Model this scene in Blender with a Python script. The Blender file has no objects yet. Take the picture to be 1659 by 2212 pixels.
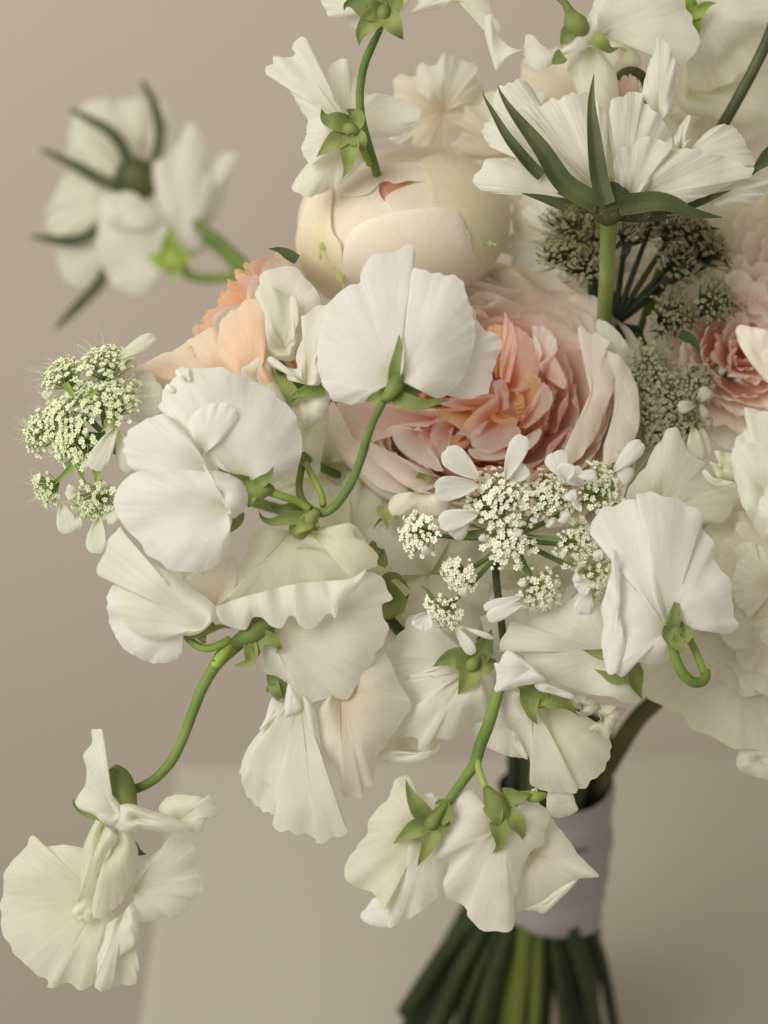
import bpy, math, random
from mathutils import Vector, Matrix, noise
PI = math.pi; R = math.radians
S = bpy.context.scene; COL = S.collection
# ---------------------------------------------------------------- camera
PITCH = 34.0; CAM = Vector((0, 0, 0.5)); D0 = 0.45; U = 0.0001205; FPX = D0 / U   # picture measured on a 1659 x 2212 grid
cd = bpy.data.cameras.new('camera'); cam = bpy.data.objects.new('camera', cd); COL.objects.link(cam)
cam.location = CAM; cam.rotation_euler = (R(90 - PITCH), 0, 0)
cd.sensor_fit = 'VERTICAL'; cd.sensor_height = 24; cd.lens = 24 * FPX / 2212
cd.clip_start = 0.02; cd.clip_end = 50
cd.dof.use_dof = True; cd.dof.focus_distance = D0 + 0.006; cd.dof.aperture_fstop = 4.7
S.camera = cam
CM = Matrix.Translation(CAM) @ Matrix.Rotation(R(90 - PITCH), 4, 'X')
# ---------------------------------------------------------------- light: one big soft window on the left, dim warm room
w = bpy.data.worlds.new('World'); S.world = w; w.use_nodes = True
bg = w.node_tree.nodes['Background']; bg.inputs[0].default_value = (1.0, 0.96, 0.885, 1); bg.inputs[1].default_value = 0.42
def area(name, camloc, target, sx, sy, power, col):
    l = bpy.data.lights.new(name, 'AREA'); l.shape = 'RECTANGLE'; l.size = sx; l.size_y = sy; l.energy = power; l.color = col
    o = bpy.data.objects.new(name, l); COL.objects.link(o)
    p = CM @ Vector(camloc); t = CM @ Vector(target); o.location = p
    o.rotation_euler = (t - p).to_track_quat('-Z', 'Y').to_euler()
area('window_light', (-0.60, 0.34, 0.26), (-0.08, 0.0, -0.46), 0.7, 0.8, 10.4, (1.0, 0.985, 0.95))
S.view_settings.view_transform = 'Standard'; S.view_settings.look = 'None'
S.view_settings.exposure = 0.1; S.view_settings.gamma = 1; S.view_settings.use_curve_mapping = False
S.render.engine = 'CYCLES'
# ---------------------------------------------------------------- helpers
def P(x, y, z):                       # picture point on the 1659 grid + depth in mm towards the camera -> world
    d = D0 - z * 0.001
    return CM @ Vector(((x - 829.5) / FPX * d, -(y - 1106) / FPX * d, -d))
def camdir(v): return (CM.to_3x3() @ Vector(v)).normalized()
def ray_z(x, y, h):                   # where the picture point meets the horizontal plane z = h
    d = P(x, y, 0) - CAM; return CAM + d * ((h - CAM.z) / d.z)
K = 1 / 1.507
FR = {'o': (0, 0, 1.0), 'F1': (0, 200, .5425 * K), 'F2': (800, 0, .5425 * K), 'F3': (1600, 0, .5425 * K), 'F4': (900, 700, .4822 * K),
      'F5': (1000, 850, .6932 * K), 'F6': (1700, 600, .4822 * K), 'G1': (50, 1000, .6028 * K), 'G2': (300, 1650, .6028 * K),
      'G3': (0, 2250, .5425 * K), 'G4': (1000, 2100, .6631 * K), 'G5': (1200, 1400, .5425 * K), 'G6': (1800, 1300, .5426 * K)}
def q(fr, p):
    f = FR[fr]; return (f[0] * K + p[0] * f[2], f[1] * K + p[1] * f[2])
def lin(h):
    h = h.lstrip('#'); c = [int(h[i:i + 2], 16) / 255 for i in (0, 2, 4)]
    return tuple((v / 12.92 if v <= .04045 else ((v + .055) / 1.055) ** 2.4) for v in c) + (1,)
def smooth_path(pts, n, closed=False):
    """Catmull-Rom, resampled evenly; points of any dimension"""
    m = len(pts); dense = []
    segs = m if closed else m - 1
    for i in range(segs):
        if closed: a, b, c, d = (pts[(i + k - 1) % m] for k in range(4))
        else: a, b, c, d = pts[max(i - 1, 0)], pts[i], pts[i + 1], pts[min(i + 2, m - 1)]
        for s in range(8):
            t = s / 8; t2 = t * t; t3 = t2 * t
            dense.append([.5 * (2 * b[k] + (c[k] - a[k]) * t + (2 * a[k] - 5 * b[k] + 4 * c[k] - d[k]) * t2 + (3 * b[k] - a[k] - 3 * c[k] + d[k]) * t3) for k in range(len(b))])
    dense.append(list(pts[0] if closed else pts[-1]))
    L = [0]
    for i in range(1, len(dense)): L.append(L[-1] + math.dist(dense[i], dense[i - 1]))
    out = []; j = 0
    for i in range(n):
        s = L[-1] * i / (n if closed else n - 1)
        while j < len(L) - 2 and L[j + 1] < s: j += 1
        f = (s - L[j]) / max(L[j + 1] - L[j], 1e-9)
        out.append([dense[j][k] + (dense[j + 1][k] - dense[j][k]) * f for k in range(len(dense[0]))])
    return out
def wavef(rng, lo, hi, n=4, loop=False):
    w_ = [(rng.uniform(lo, hi), rng.uniform(0, 2 * PI), rng.uniform(.4, 1)) for _ in range(n)]
    if loop: w_ = [(round(f), p, a) for f, p, a in w_]
    s = sum(a for _, _, a in w_) * .62
    return lambda u: sum(a * math.sin(2 * PI * f * u + p) for f, p, a in w_) / s
SEED = [1]
def rnd(): SEED[0] += 1; return random.Random(SEED[0] * 7919)
def link(name, verts, faces, mat, parent, uvs=None, smooth=True, mats=None, midx=None):
    o0 = parent_loc(parent)
    me = bpy.data.meshes.new(name); me.from_pydata([tuple(v - o0) for v in verts], [], faces)
    for m in (mats or [mat]): me.materials.append(m)
    if midx: me.polygons.foreach_set('material_index', midx)
    if smooth: me.polygons.foreach_set('use_smooth', [True] * len(me.polygons))
    if uvs:
        l = me.uv_layers.new(name='UVMap'); 
        vi = [0] * len(me.loops); me.loops.foreach_get('vertex_index', vi)
        flat = []
        for i in vi: flat += uvs[i]
        l.data.foreach_set('uv', flat)
    o = bpy.data.objects.new(name, me); COL.objects.link(o)
    if parent: o.parent = parent
    return o
def parent_loc(p):
    v = Vector((0, 0, 0))
    while p: v = v + p.location; p = p.parent
    return v
def thing(name, label, cat, pt, group=None):
    o = bpy.data.objects.new(name, None); COL.objects.link(o); o.location = P(*pt); o.empty_display_size = .01
    o['label'] = label; o['category'] = cat
    if group: o['group'] = group
    return o
def blossom(parent, pt, name='blossom'):
    o = bpy.data.objects.new(name, None); COL.objects.link(o); o.parent = parent; o.location = P(*pt) - parent_loc(parent); o.empty_display_size = .01
    return o
# ---------------------------------------------------------------- materials
def nt(name):
    m = bpy.data.materials.new(name); m.use_nodes = True; t = m.node_tree; t.nodes.clear(); return m, t
def N(t, kind, **kw):
    n = t.nodes.new(kind)
    for k, v in kw.items():
        if k.startswith('i_'): n.inputs[k[2:].replace('_', ' ')].default_value = v
        else: setattr(n, k, v)
    return n
def petal_mat(name, base, mid, tip, transl=.4, edge=None, vein=.085, p1=.25, p2=.75, rough=.56, bump=.09, spot=None, greenbase=None):
    """colour runs from the claw (v = 0) to the rim (v = 1); fine veins fan out along u"""
    m, t = nt(name); L = t.links
    uv = N(t, 'ShaderNodeUVMap'); sep = N(t, 'ShaderNodeSeparateXYZ'); L.new(uv.outputs[0], sep.inputs[0])
    big = N(t, 'ShaderNodeTexNoise', i_Scale=70.0, i_Detail=3.0); tc = N(t, 'ShaderNodeTexCoord'); L.new(tc.outputs['Object'], big.inputs['Vector'])
    add = N(t, 'ShaderNodeMath', operation='MULTIPLY_ADD'); L.new(big.outputs[0], add.inputs[0]); add.inputs[1].default_value = .22
    sub = N(t, 'ShaderNodeMath', operation='SUBTRACT'); L.new(sep.outputs[1], sub.inputs[0]); sub.inputs[1].default_value = .11; L.new(sub.outputs[0], add.inputs[2])
    cr = N(t, 'ShaderNodeValToRGB'); L.new(add.outputs[0], cr.inputs[0])
    e = cr.color_ramp.elements; e[0].position = 0.02; e[0].color = lin(base); e[1].position = p2; e[1].color = lin(tip)
    x = e.new(p1); x.color = lin(mid)
    if edge: x = e.new(1.0); x.color = lin(edge); x = e.new(.955); x.color = lin(tip)
    mp = N(t, 'ShaderNodeMapping'); mp.inputs['Scale'].default_value = (52, 2.6, 1); L.new(uv.outputs[0], mp.inputs[0])
    vn = N(t, 'ShaderNodeTexNoise', i_Scale=1.0, i_Detail=4.0, i_Distortion=1.0); L.new(mp.outputs[0], vn.inputs['Vector'])
    vr = N(t, 'ShaderNodeMapRange'); L.new(vn.outputs[0], vr.inputs[0]); vr.inputs[1].default_value = .3; vr.inputs[2].default_value = .7; vr.inputs[3].default_value = 1 - vein; vr.inputs[4].default_value = 1.0
    mul = N(t, 'ShaderNodeMix', data_type='RGBA', blend_type='MULTIPLY'); mul.inputs[0].default_value = 1; L.new(cr.outputs[0], mul.inputs[6]); L.new(vr.outputs[0], mul.inputs[7])
    mo = N(t, 'ShaderNodeTexNoise', i_Scale=95.0, i_Detail=5.0, i_Roughness=.6); L.new(tc.outputs['Object'], mo.inputs['Vector'])
    mr = N(t, 'ShaderNodeMapRange'); L.new(mo.outputs[0], mr.inputs[0]); mr.inputs[1].default_value = .45; mr.inputs[2].default_value = .75; mr.inputs[3].default_value = 0; mr.inputs[4].default_value = .5
    mm = N(t, 'ShaderNodeMix', data_type='RGBA', blend_type='MULTIPLY'); L.new(mr.outputs[0], mm.inputs[0]); L.new(mul.outputs[2], mm.inputs[6]); mm.inputs[7].default_value = (.955, .95, .88, 1)
    col = mm.outputs[2]
    if spot:
        sp = N(t, 'ShaderNodeTexNoise', i_Scale=260.0, i_Detail=4.0); L.new(tc.outputs['Object'], sp.inputs['Vector'])
        sm = N(t, 'ShaderNodeMath', operation='MULTIPLY_ADD'); L.new(sep.outputs[1], sm.inputs[0]); sm.inputs[1].default_value = spot[1]; L.new(sp.outputs[0], sm.inputs[2])
        sr = N(t, 'ShaderNodeMapRange'); L.new(sm.outputs[0], sr.inputs[0]); sr.inputs[1].default_value = .62 + spot[1]; sr.inputs[2].default_value = .72 + spot[1]; sr.inputs[4].default_value = .75
        mx = N(t, 'ShaderNodeMix', data_type='RGBA'); L.new(sr.outputs[0], mx.inputs[0]); L.new(col, mx.inputs[6]); mx.inputs[7].default_value = lin(spot[0]); col = mx.outputs[2]
    b1 = N(t, 'ShaderNodeBump', i_Strength=bump, i_Distance=.0004); L.new(vn.outputs[0], b1.inputs['Height'])
    fn = N(t, 'ShaderNodeTexNoise', i_Scale=1400.0, i_Detail=2.0); L.new(tc.outputs['Object'], fn.inputs['Vector'])
    b2 = N(t, 'ShaderNodeBump', i_Strength=.12, i_Distance=.0002); L.new(fn.outputs[0], b2.inputs['Height']); L.new(b1.outputs[0], b2.inputs['Normal'])
    pb = N(t, 'ShaderNodeBsdfPrincipled', i_Roughness=rough); pb.inputs['Specular IOR Level'].default_value = .22
    L.new(col, pb.inputs['Base Color']); L.new(b2.outputs[0], pb.inputs['Normal'])
    tr = N(t, 'ShaderNodeBsdfTranslucent'); L.new(col, tr.inputs[0]); L.new(b2.outputs[0], tr.inputs['Normal'])
    mix = N(t, 'ShaderNodeMixShader'); mix.inputs[0].default_value = transl; L.new(pb.outputs[0], mix.inputs[1]); L.new(tr.outputs[0], mix.inputs[2])
    out = N(t, 'ShaderNodeOutputMaterial'); L.new(mix.outputs[0], out.inputs[0])
    return m
def green_mat(name, a, b, scale=60, rough=.55, transl=.12, streak=True):
    m, t = nt(name); L = t.links
    tc = N(t, 'ShaderNodeTexCoord'); n1 = N(t, 'ShaderNodeTexNoise', i_Scale=float(scale), i_Detail=4.0); L.new(tc.outputs['Object'], n1.inputs['Vector'])
    cr = N(t, 'ShaderNodeValToRGB'); L.new(n1.outputs[0], cr.inputs[0]); e = cr.color_ramp.elements
    e[0].position = .36; e[0].color = lin(a); e[1].position = .66; e[1].color = lin(b)
    n2 = N(t, 'ShaderNodeTexNoise', i_Scale=2200.0, i_Detail=2.0); L.new(tc.outputs['Object'], n2.inputs['Vector'])
    uv = N(t, 'ShaderNodeUVMap'); mp = N(t, 'ShaderNodeMapping'); mp.inputs['Scale'].default_value = (16, 1.0, 1); L.new(uv.outputs[0], mp.inputs[0])
    n3 = N(t, 'ShaderNodeTexNoise', i_Scale=1.0, i_Detail=2.0); L.new(mp.outputs[0], n3.inputs['Vector'])
    b1 = N(t, 'ShaderNodeBump', i_Strength=.5, i_Distance=.0003); L.new(n3.outputs[0], b1.inputs['Height'])
    b2 = N(t, 'ShaderNodeBump', i_Strength=.25, i_Distance=.0002); L.new(n2.outputs[0], b2.inputs['Height']); L.new(b1.outputs[0], b2.inputs['Normal'])
    pb = N(t, 'ShaderNodeBsdfPrincipled', i_Roughness=rough); pb.inputs['Specular IOR Level'].default_value = .3
    L.new(cr.outputs[0], pb.inputs['Base Color']); L.new(b2.outputs[0], pb.inputs['Normal'])
    tr = N(t, 'ShaderNodeBsdfTranslucent'); L.new(cr.outputs[0], tr.inputs[0])
    mix = N(t, 'ShaderNodeMixShader'); mix.inputs[0].default_value = transl; L.new(pb.outputs[0], mix.inputs[1]); L.new(tr.outputs[0], mix.inputs[2])
    out = N(t, 'ShaderNodeOutputMaterial'); L.new(mix.outputs[0], out.inputs[0])
    return m
def plain_mat(name, a, b, scale, rough=.8, bump=.2, bscale=900, dist=.0005):
    m, t = nt(name); L = t.links
    tc = N(t, 'ShaderNodeTexCoord'); n1 = N(t, 'ShaderNodeTexNoise', i_Scale=float(scale), i_Detail=5.0); L.new(tc.outputs['Object'], n1.inputs['Vector'])
    mx = N(t, 'ShaderNodeMix', data_type='RGBA'); L.new(n1.outputs[0], mx.inputs[0]); mx.inputs[6].default_value = lin(a); mx.inputs[7].default_value = lin(b)
    n2 = N(t, 'ShaderNodeTexNoise', i_Scale=float(bscale), i_Detail=3.0); L.new(tc.outputs['Object'], n2.inputs['Vector'])
    b1 = N(t, 'ShaderNodeBump', i_Strength=bump, i_Distance=dist); L.new(n2.outputs[0], b1.inputs['Height'])
    pb = N(t, 'ShaderNodeBsdfPrincipled', i_Roughness=rough); L.new(mx.outputs[2], pb.inputs['Base Color']); L.new(b1.outputs[0], pb.inputs['Normal'])
    out = N(t, 'ShaderNodeOutputMaterial'); L.new(pb.outputs[0], out.inputs[0])
    return m
WHITE = petal_mat('white_petal', '#d6daac', '#efecd8', '#f4f2e4', .50)
COOL = petal_mat('cool_white_petal', '#d5dab4', '#f2efe6', '#f6f3ec', .46)
CREAMW = petal_mat('ivory_petal', '#cfd3a0', '#edeacc', '#f3f1dc', .52)
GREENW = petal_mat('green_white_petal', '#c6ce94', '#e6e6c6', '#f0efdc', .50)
TAN = petal_mat('tan_cream_petal', '#d8cda4', '#dfcfb2', '#efe9d8', .45)
WITHER = petal_mat('withered_petal', '#cdb98c', '#ddd0b0', '#e6dfc8', .35, vein=.25, bump=.8)
BUD = petal_mat('cream_bud_petal', '#f2e4c8', '#f4e8d2', '#f6ecda', .32, vein=.06, bump=.14)
BUDG = petal_mat('green_tinged_bud_petal', '#ece4b8', '#eee6c0', '#f2e9ce', .3, vein=.08)
CARN = petal_mat('ruffled_cream_petal', '#cdd08e', '#e4e0bc', '#eeeada', .4)
R_GUARD = petal_mat('rose_guard_petal', '#f8e4c4', '#faeed8', '#fbf4e6', .50, edge='#efdcbc', spot=('#cda87c', .30))
R_OUT = petal_mat('rose_outer_petal', '#fbd2ba', '#fde4d6', '#fef4ea', .55, edge='#fcecdf', spot=('#e0b894', .34))
R_MID = petal_mat('rose_middle_petal', '#f9b694', '#fbd0bc', '#fde8dc', .55, edge='#fdf0e8')
R_IN = petal_mat('rose_inner_petal', '#f5a268', '#f9bf98', '#fcdac6', .52, edge='#fde8d8')
R5A = petal_mat('ivory_rose_petal', '#eae2c4', '#efe9d2', '#f4f1e2', .5); R5B = petal_mat('warm_ivory_rose_petal', '#e6d8b4', '#eee3c8', '#f3ecd8', .5)
R_HEART = petal_mat('rose_heart_petal', '#f3a25c', '#f7ba82', '#fbd2a6', .52, edge='#fbe0b8')
SCAB = petal_mat('pincushion_petal', '#d3d3a8', '#ecead6', '#efeedf', .40, vein=.12, bump=.35)
LACE = petal_mat('lace_petal', '#dfe0c0', '#f0eee4', '#f4f2ec', .45)
LACEG = petal_mat('greenish_lace_petal', '#c9cf98', '#e8e8ce', '#eeeedd', .45)
G_SEPAL = green_mat('sepal_green', '#62743a', '#98a25a', transl=.25)
G_PED = green_mat('pedicel_green', '#7c983c', '#a2b358')
G_STEM = green_mat('stem_green', '#5b7434', '#7f9148')
G_DARK = green_mat('bract_green', '#3c4426', '#5b6138', transl=.05)
G_SCST = green_mat('pale_stem_green', '#7b8c48', '#98a35c', transl=.05)
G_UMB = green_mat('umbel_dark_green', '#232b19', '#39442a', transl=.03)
G_RAY = green_mat('ray_green', '#5c723a', '#7f9454', transl=.1)
G_FLO = green_mat('floret_green', '#9fb062', '#d5dcae', scale=400)
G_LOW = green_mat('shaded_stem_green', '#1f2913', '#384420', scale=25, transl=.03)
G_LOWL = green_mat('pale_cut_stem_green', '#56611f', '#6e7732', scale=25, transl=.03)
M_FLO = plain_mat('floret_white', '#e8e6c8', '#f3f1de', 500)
M_FLOG = plain_mat('floret_greenish_white', '#d6dea8', '#e9edcc', 500)
M_FLOD = plain_mat('floret_faded_shaded', '#7c7750', '#a39d78', 500)  # faded florets, colour also darkened for the shade on the bouquet's right side
M_FLOF = plain_mat('floret_shaded_white', '#86815f', '#b0ab90', 500)  # white florets with the right-hand shade put into their colour
M_WALL = plain_mat('wall_paint', '#c6b9a8', '#c2b2a3', 3.0, .9, .15, 500)
M_TABLE = plain_mat('table_paint', '#bab5a5', '#b4ad9f', 4.0, .55, .05, 300)
M_RIBBON = plain_mat('ribbon_satin', '#958f8d', '#a39d9a', 30.0, .4, .1, 700)
# ---------------------------------------------------------------- shape builders
def petal(par, fr, base, out, z, mat=WHITE, tilt=(0, 0), cup=2.0, ruf=1.0, rf=(1.5, 4), curl=0.0, zb=0.0, closed=False, name='petal', nu=96, ntt=22, rib=.014, frill=.017, und=1.5, drop=.5):
    """one petal: traced rim, claw at base, real relief in depth (mm): tilt per 100 grid units, cup, waved rim, curled lip, fine ribs"""
    rng = rnd()
    b = q(fr, base); pts = [(*q(fr, p[:2]), (p[2] if len(p) > 2 else 0.0)) for p in out]
    ol = smooth_path(pts, nu, closed)
    wv = wavef(rng, rf[0], rf[1], 4, closed); fine = wavef(rng, 5, 12, 5, closed); ribs = wavef(rng, 22, 40, 4, closed); fw = wavef(rng, 6, 24, 6, closed)
    sd = rng.uniform(0, 90)
    V = []; UVs = []; F = []
    for i, (ox, oy, oz) in enumerate(ol):
        u = i / nu; fr_ = 1 + frill * fw(u)
        W = wv(u) * (.45 + 1.3 * abs(noise.noise((math.cos(6.283 * u) * 1.3, math.sin(6.283 * u) * 1.3, sd + 30)))) ; Fi = fine(u); Rb = ribs(u)
        for j in range(ntt + 1):
            t = j / ntt; k = t * (1 + (fr_ - 1) * t ** 4)
            x = b[0] + (ox - b[0]) * k; y = b[1] + (oy - b[1]) * k
            zz = z + zb * (1 - t) ** 1.6 + oz * t * t + (tilt[0] * (x - b[0]) + tilt[1] * (y - b[1])) / 100 + cup * math.sin(PI * min(t * 1.02, 1)) \
                + ruf * (.8 * t ** 2.6 * W + .30 * t ** 5 * Fi) + curl * t ** 5 + rib * t * (1.15 - t * .5) * Rb - drop * (max(0, t - .88) / .12) ** 2
            zz += und * min(1, t * 2) * (1.5 * noise.noise((x * .009, y * .009, sd)) + .22 * noise.noise((x * .022, y * .022, sd + 9)))
            V.append(P(x, y, zz)); UVs.append((u, .4 + .6 * t if closed else t))
    n1 = ntt + 1
    for i in range(nu if closed else nu - 1):
        a = i * n1; c = ((i + 1) % nu) * n1
        for j in range(ntt): F.append((a + j, c + j, c + j + 1, a + j + 1))
    return link(name, V, F, mat, par, UVs)
def strip(par, fr, upper, lower, z, mat, ruf=1.2, name='petal', n=110, m=9):
    """ruffled band between two traced edges"""
    rng = rnd(); A = smooth_path([q(fr, p) for p in upper], n); B = smooth_path([q(fr, p) for p in lower], n); w1 = wavef(rng, 3, 7, 4); w2 = wavef(rng, 2, 5, 4); V = []; F = []; UVs = []
    for i in range(n):
        u = i / n
        for j in range(m):
            t = j / (m - 1); V.append(P(A[i][0] + (B[i][0] - A[i][0]) * t, A[i][1] + (B[i][1] - A[i][1]) * t, z + ruf * (w1(u) * (1 - t) + w2(u) * t) + 1.2 * math.sin(PI * t))); UVs.append((u, .55 + .4 * t))
    for i in range(n - 1):
        for j in range(m - 1): k = i * m + j; F.append((k, k + m, k + m + 1, k + 1))
    return link(name, V, F, mat, par, UVs)
def tube(par, name, pts, rad, mat, n=10, seg=None, flat=1.0):
    """pts (x,y,z) on the picture grid; rad mm, one value or list"""
    seg = seg or max(8, len(pts) * 6)
    rr = rad if isinstance(rad, (list, tuple)) else [rad] * len(pts)
    W = [(*P(*p), r * .001) for p, r in zip(pts, rr)]
    return wtube(par, name, W, mat, n, seg)
def wtube(par, name, W, mat, n=10, seg=20):
    sp = smooth_path(W, seg); C = [Vector(s[:3]) for s in sp]; V = []; UVs = []; F = []
    up = Vector((.3, -.8, .5)).normalized()
    for i, c in enumerate(C):
        d = (C[min(i + 1, seg - 1)] - C[max(i - 1, 0)]).normalized(); s = d.cross(up)
        s = s.normalized() if s.length > 1e-5 else Vector((1, 0, 0)); up = s.cross(d).normalized()
        for k in range(n):
            a = 2 * PI * k / n; V.append(c + (s * math.cos(a) + up * math.sin(a)) * sp[i][3]); UVs.append((k / n, i / 6))
    for i in range(seg - 1):
        for k in range(n): F.append((i * n + k, i * n + (k + 1) % n, (i + 1) * n + (k + 1) % n, (i + 1) * n + k))
    F.append(tuple(range(n))[::-1]); F.append(tuple((seg - 1) * n + k for k in range(n)))
    return link(name, V, F, mat, par, UVs)
def leaf(par, fr, path, width, mat, z, name='sepal', fold=.35, prof=None, zs=None, twist=0.0):
    """blade along a path (base to tip), grid coords of frame fr; width mm; V-folded, two-sided with real thickness"""
    n = 22; m = 9; pts = [(*q(fr, p[:2]), (p[2] if len(p) > 2 else 0)) for p in path]
    sp = smooth_path(pts, n); V = []; UVs = []; F = []
    prof = prof or (lambda t: min(1, .62 + 1.1 * t) * (1 - t) ** .95 * 1.22)
    C = [P(x, y, z + dz) for x, y, dz in sp]; view = camdir((0, 0, 1))
    for side in (1, -1):
        for i in range(n):
            d = (C[min(i + 1, n - 1)] - C[max(i - 1, 0)]).normalized(); s = d.cross(view).normalized(); up = s.cross(d).normalized()
            t = i / (n - 1); w_ = width * .0005 * max(prof(t), .02); th = .00016 * side * (1 - t * .7)
            a = twist * t; s2 = s * math.cos(a) + up * math.sin(a); up2 = up * math.cos(a) - s * math.sin(a)
            for k in range(m):
                v = k / (m - 1) * 2 - 1
                V.append(C[i] + s2 * (v * w_) + up2 * (fold * w_ * (abs(v) ** 1.3) + th * (1 - v * v))); UVs.append((k / m, t))
    h = n * m
    for i in range(n - 1):
        for k in range(m - 1):
            a = i * m + k; F.append((a, a + 1, a + m + 1, a + m)); F.append((h + a, h + a + m, h + a + m + 1, h + a + 1))
    return link(name, V, F, mat, par, UVs)
def calyx(par, fr, path, rad, z, sepals=(), mat=G_SEPAL, sw=3.6):
    pts = [(*q(fr, p[:2]), z + (p[2] if len(p) > 2 else 0)) for p in path]
    c = tube(par, 'calyx', pts, [r_ * .82 for r_ in rad], mat, 12, 16)
    for sp in sepals: leaf(c, fr, sp[0] if isinstance(sp[0], list) else sp, sw * .96, mat, z, twist=rnd().uniform(-.5, .5))
    return c
def stemp(par, fr, path, rad, mat=G_STEM, z=0, name='stem', hairs=0):
    pts = [(*q(fr, p[:2]), z + (p[2] if len(p) > 2 else 0)) for p in path]
    s = tube(par, name, pts, rad, mat, 12)
    if hairs:
        rng = rnd(); V = []; F = []; sp = smooth_path(pts, 200); r0 = (rad if not isinstance(rad, (list, tuple)) else sum(rad) / len(rad)) * .001
        for _ in range(hairs):
            i = rng.randrange(1, 199); c = P(*sp[i]); d = (P(*sp[i + 1 if i < 199 else i]) - P(*sp[i - 1])).normalized()
            a = rng.uniform(0, 2 * PI); s1 = d.cross(Vector((.3, .5, .8))).normalized(); s2 = d.cross(s1)
            n = s1 * math.cos(a) + s2 * math.sin(a); b0 = len(V); w_ = d.cross(n) * .00003
            e = c + n * (r0 + rng.uniform(.0003, .0007)) + d * rng.uniform(-.0002, .0002)
            V += [c + n * r0 * .97 + w_, c + n * r0 * .97 - w_, e, c + n * r0 * .97 + d * .00006]; F += [(b0, b0 + 1, b0 + 2), (b0 + 1, b0 + 3, b0 + 2), (b0 + 3, b0, b0 + 2)]
        h = link('hair_fuzz', V, F, G_FLO, s); h['kind'] = 'stuff'
    return s
def core_stem(par, x, y, z, rad=1.0, mat=G_STEM):
    """hidden run of a flower's stem back into the bunch and down to the binding"""
    rng = rnd(); jx = rng.uniform(-45, 45)
    tube(par, 'stem', [(x, y, z), (x * .94 + 1190 * .06, y * .94 + 1350 * .06, z - 18), (x * .75 + 1190 * .25, y * .8 + 1350 * .2, z * .5 - 36), (1190 + (x - 1190) * .3 + jx, 1300 + (y - 1300) * .25, -76), (1190 + jx, 1560, -125), (1200 + jx * 1.2, 1725, -160)], rad, mat, 8, 26)
# local-frame patch petals for roses: cx, cy, z = base point, axis in camera space
class Head:
    def __init__(s, x, y, z, axis, roll=0, sx=1.0, sy=1.0):
        s.o = P(x, y, z); s.n = camdir(axis); t = camdir((1, 0, 0)); t = (t - s.n * t.dot(s.n)).normalized(); b = s.n.cross(t)
        s.a = t * math.cos(roll) + b * math.sin(roll); s.b = s.n.cross(s.a); s.sx = sx; s.sy = sy
    def at(s, x, y, h): return s.o + (s.a * x * s.sx + s.b * y * s.sy + s.n * h) * .001
def rpetal(par, H, phi, wid, r0, r1, h0, h1, mat, bulge=2, curl=1.5, ruf=.8, c=(0, 0), nu=26, nv=16, p=1.0, qh=.75, name='petal', notch=.12, round_=.3, ck=.9):
    rng = rnd(); sd = rng.uniform(0, 99); wv = wavef(rng, .6, 2.0, 3); fi = wavef(rng, 2, 4.5, 4); V = []; UVs = []; F = []
    for i in range(nu):
        a = i / (nu - 1) * 2 - 1; u = i / (nu - 1)
        for j in range(nv):
            v = j / (nv - 1)
            ph = phi + a * wid * (.35 + .65 * math.sin(min(1, v * 1.25) * PI / 2)) * (1 - .12 * v ** 6)
            vv = v * (1 - round_ * abs(a) ** 3 - notch * math.exp(-(a / .12) ** 2) * v)
            r = r0 + (r1 - r0) * vv ** p + bulge * math.sin(PI * vv) + curl * max(0, vv - .72) / .28 * (.6 + .4 * wv(u + .3))
            h = h0 + (h1 - h0) * vv ** qh - .5 * curl * (max(0, vv - .8) / .2) ** 2 * .5
            e = v ** 3; r += ruf * e * (wv(u) + .3 * fi(u)); h += .35 * ruf * e * fi(u + .5) + .25 * ruf * e * wv(u + .7)
            c5 = ck * ruf * v ** 4; r += c5 * noise.noise((u * 9, v * 3, sd)); h += c5 * .9 * noise.noise((u * 13, v * 2, sd + 7))
            r += .9 * abs(a) * v * (1 if a > 0 else -1) * .6
            V.append(H.at(c[0] + r * math.cos(ph), c[1] + r * math.sin(ph), h)); UVs.append((u * .6, v))
    for i in range(nu - 1):
        for j in range(nv - 1): k = i * nv + j; F.append((k, k + nv, k + nv + 1, k + 1))
    return link(name, V, F, mat, par, UVs)
def shell(par, fr, out, ell, off, mat, nu=72, nr=14, name='petal', lift=1.0, seed=None):
    """petal lying on an egg-shaped bud: rim traced, surface follows the egg at offset off mm, rim lifts a little"""
    cx, cy, rx, ry, zc, rz = ell; rng = rnd(); wv = wavef(rng, 2, 6, 4, True)
    pts = [q(fr, p[:2]) for p in out]; ol = smooth_path(pts, nu, True)
    bx = sum(p[0] for p in ol) / nu; by = sum(p[1] for p in ol) / nu; V = []; UVs = []; F = []
    for i, (ox, oy) in enumerate(ol):
        for j in range(nr + 1):
            t = j / nr; x = bx + (ox - bx) * t; y = by + (oy - by) * t
            d = ((x - cx) / rx) ** 2 + ((y - cy) / ry) ** 2
            zz = zc + rz * (math.sqrt(max(0, 1 - d)) if d < .96 else .2 - (d - .96) * 1.6) + off + lift * t ** 8 * (.5 + .4 * wv(i / nu)) - 1.8 * max(0, t - .93) / .07 * off * .1
            V.append(P(x, y, zz)); UVs.append((i / nu, t))
    n1 = nr + 1
    for i in range(nu):
        a = i * n1; c = ((i + 1) % nu) * n1
        for j in range(nr): F.append((a + j, c + j, c + j + 1, a + j + 1))
    return link(name, V, F, mat, par, UVs)
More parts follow.
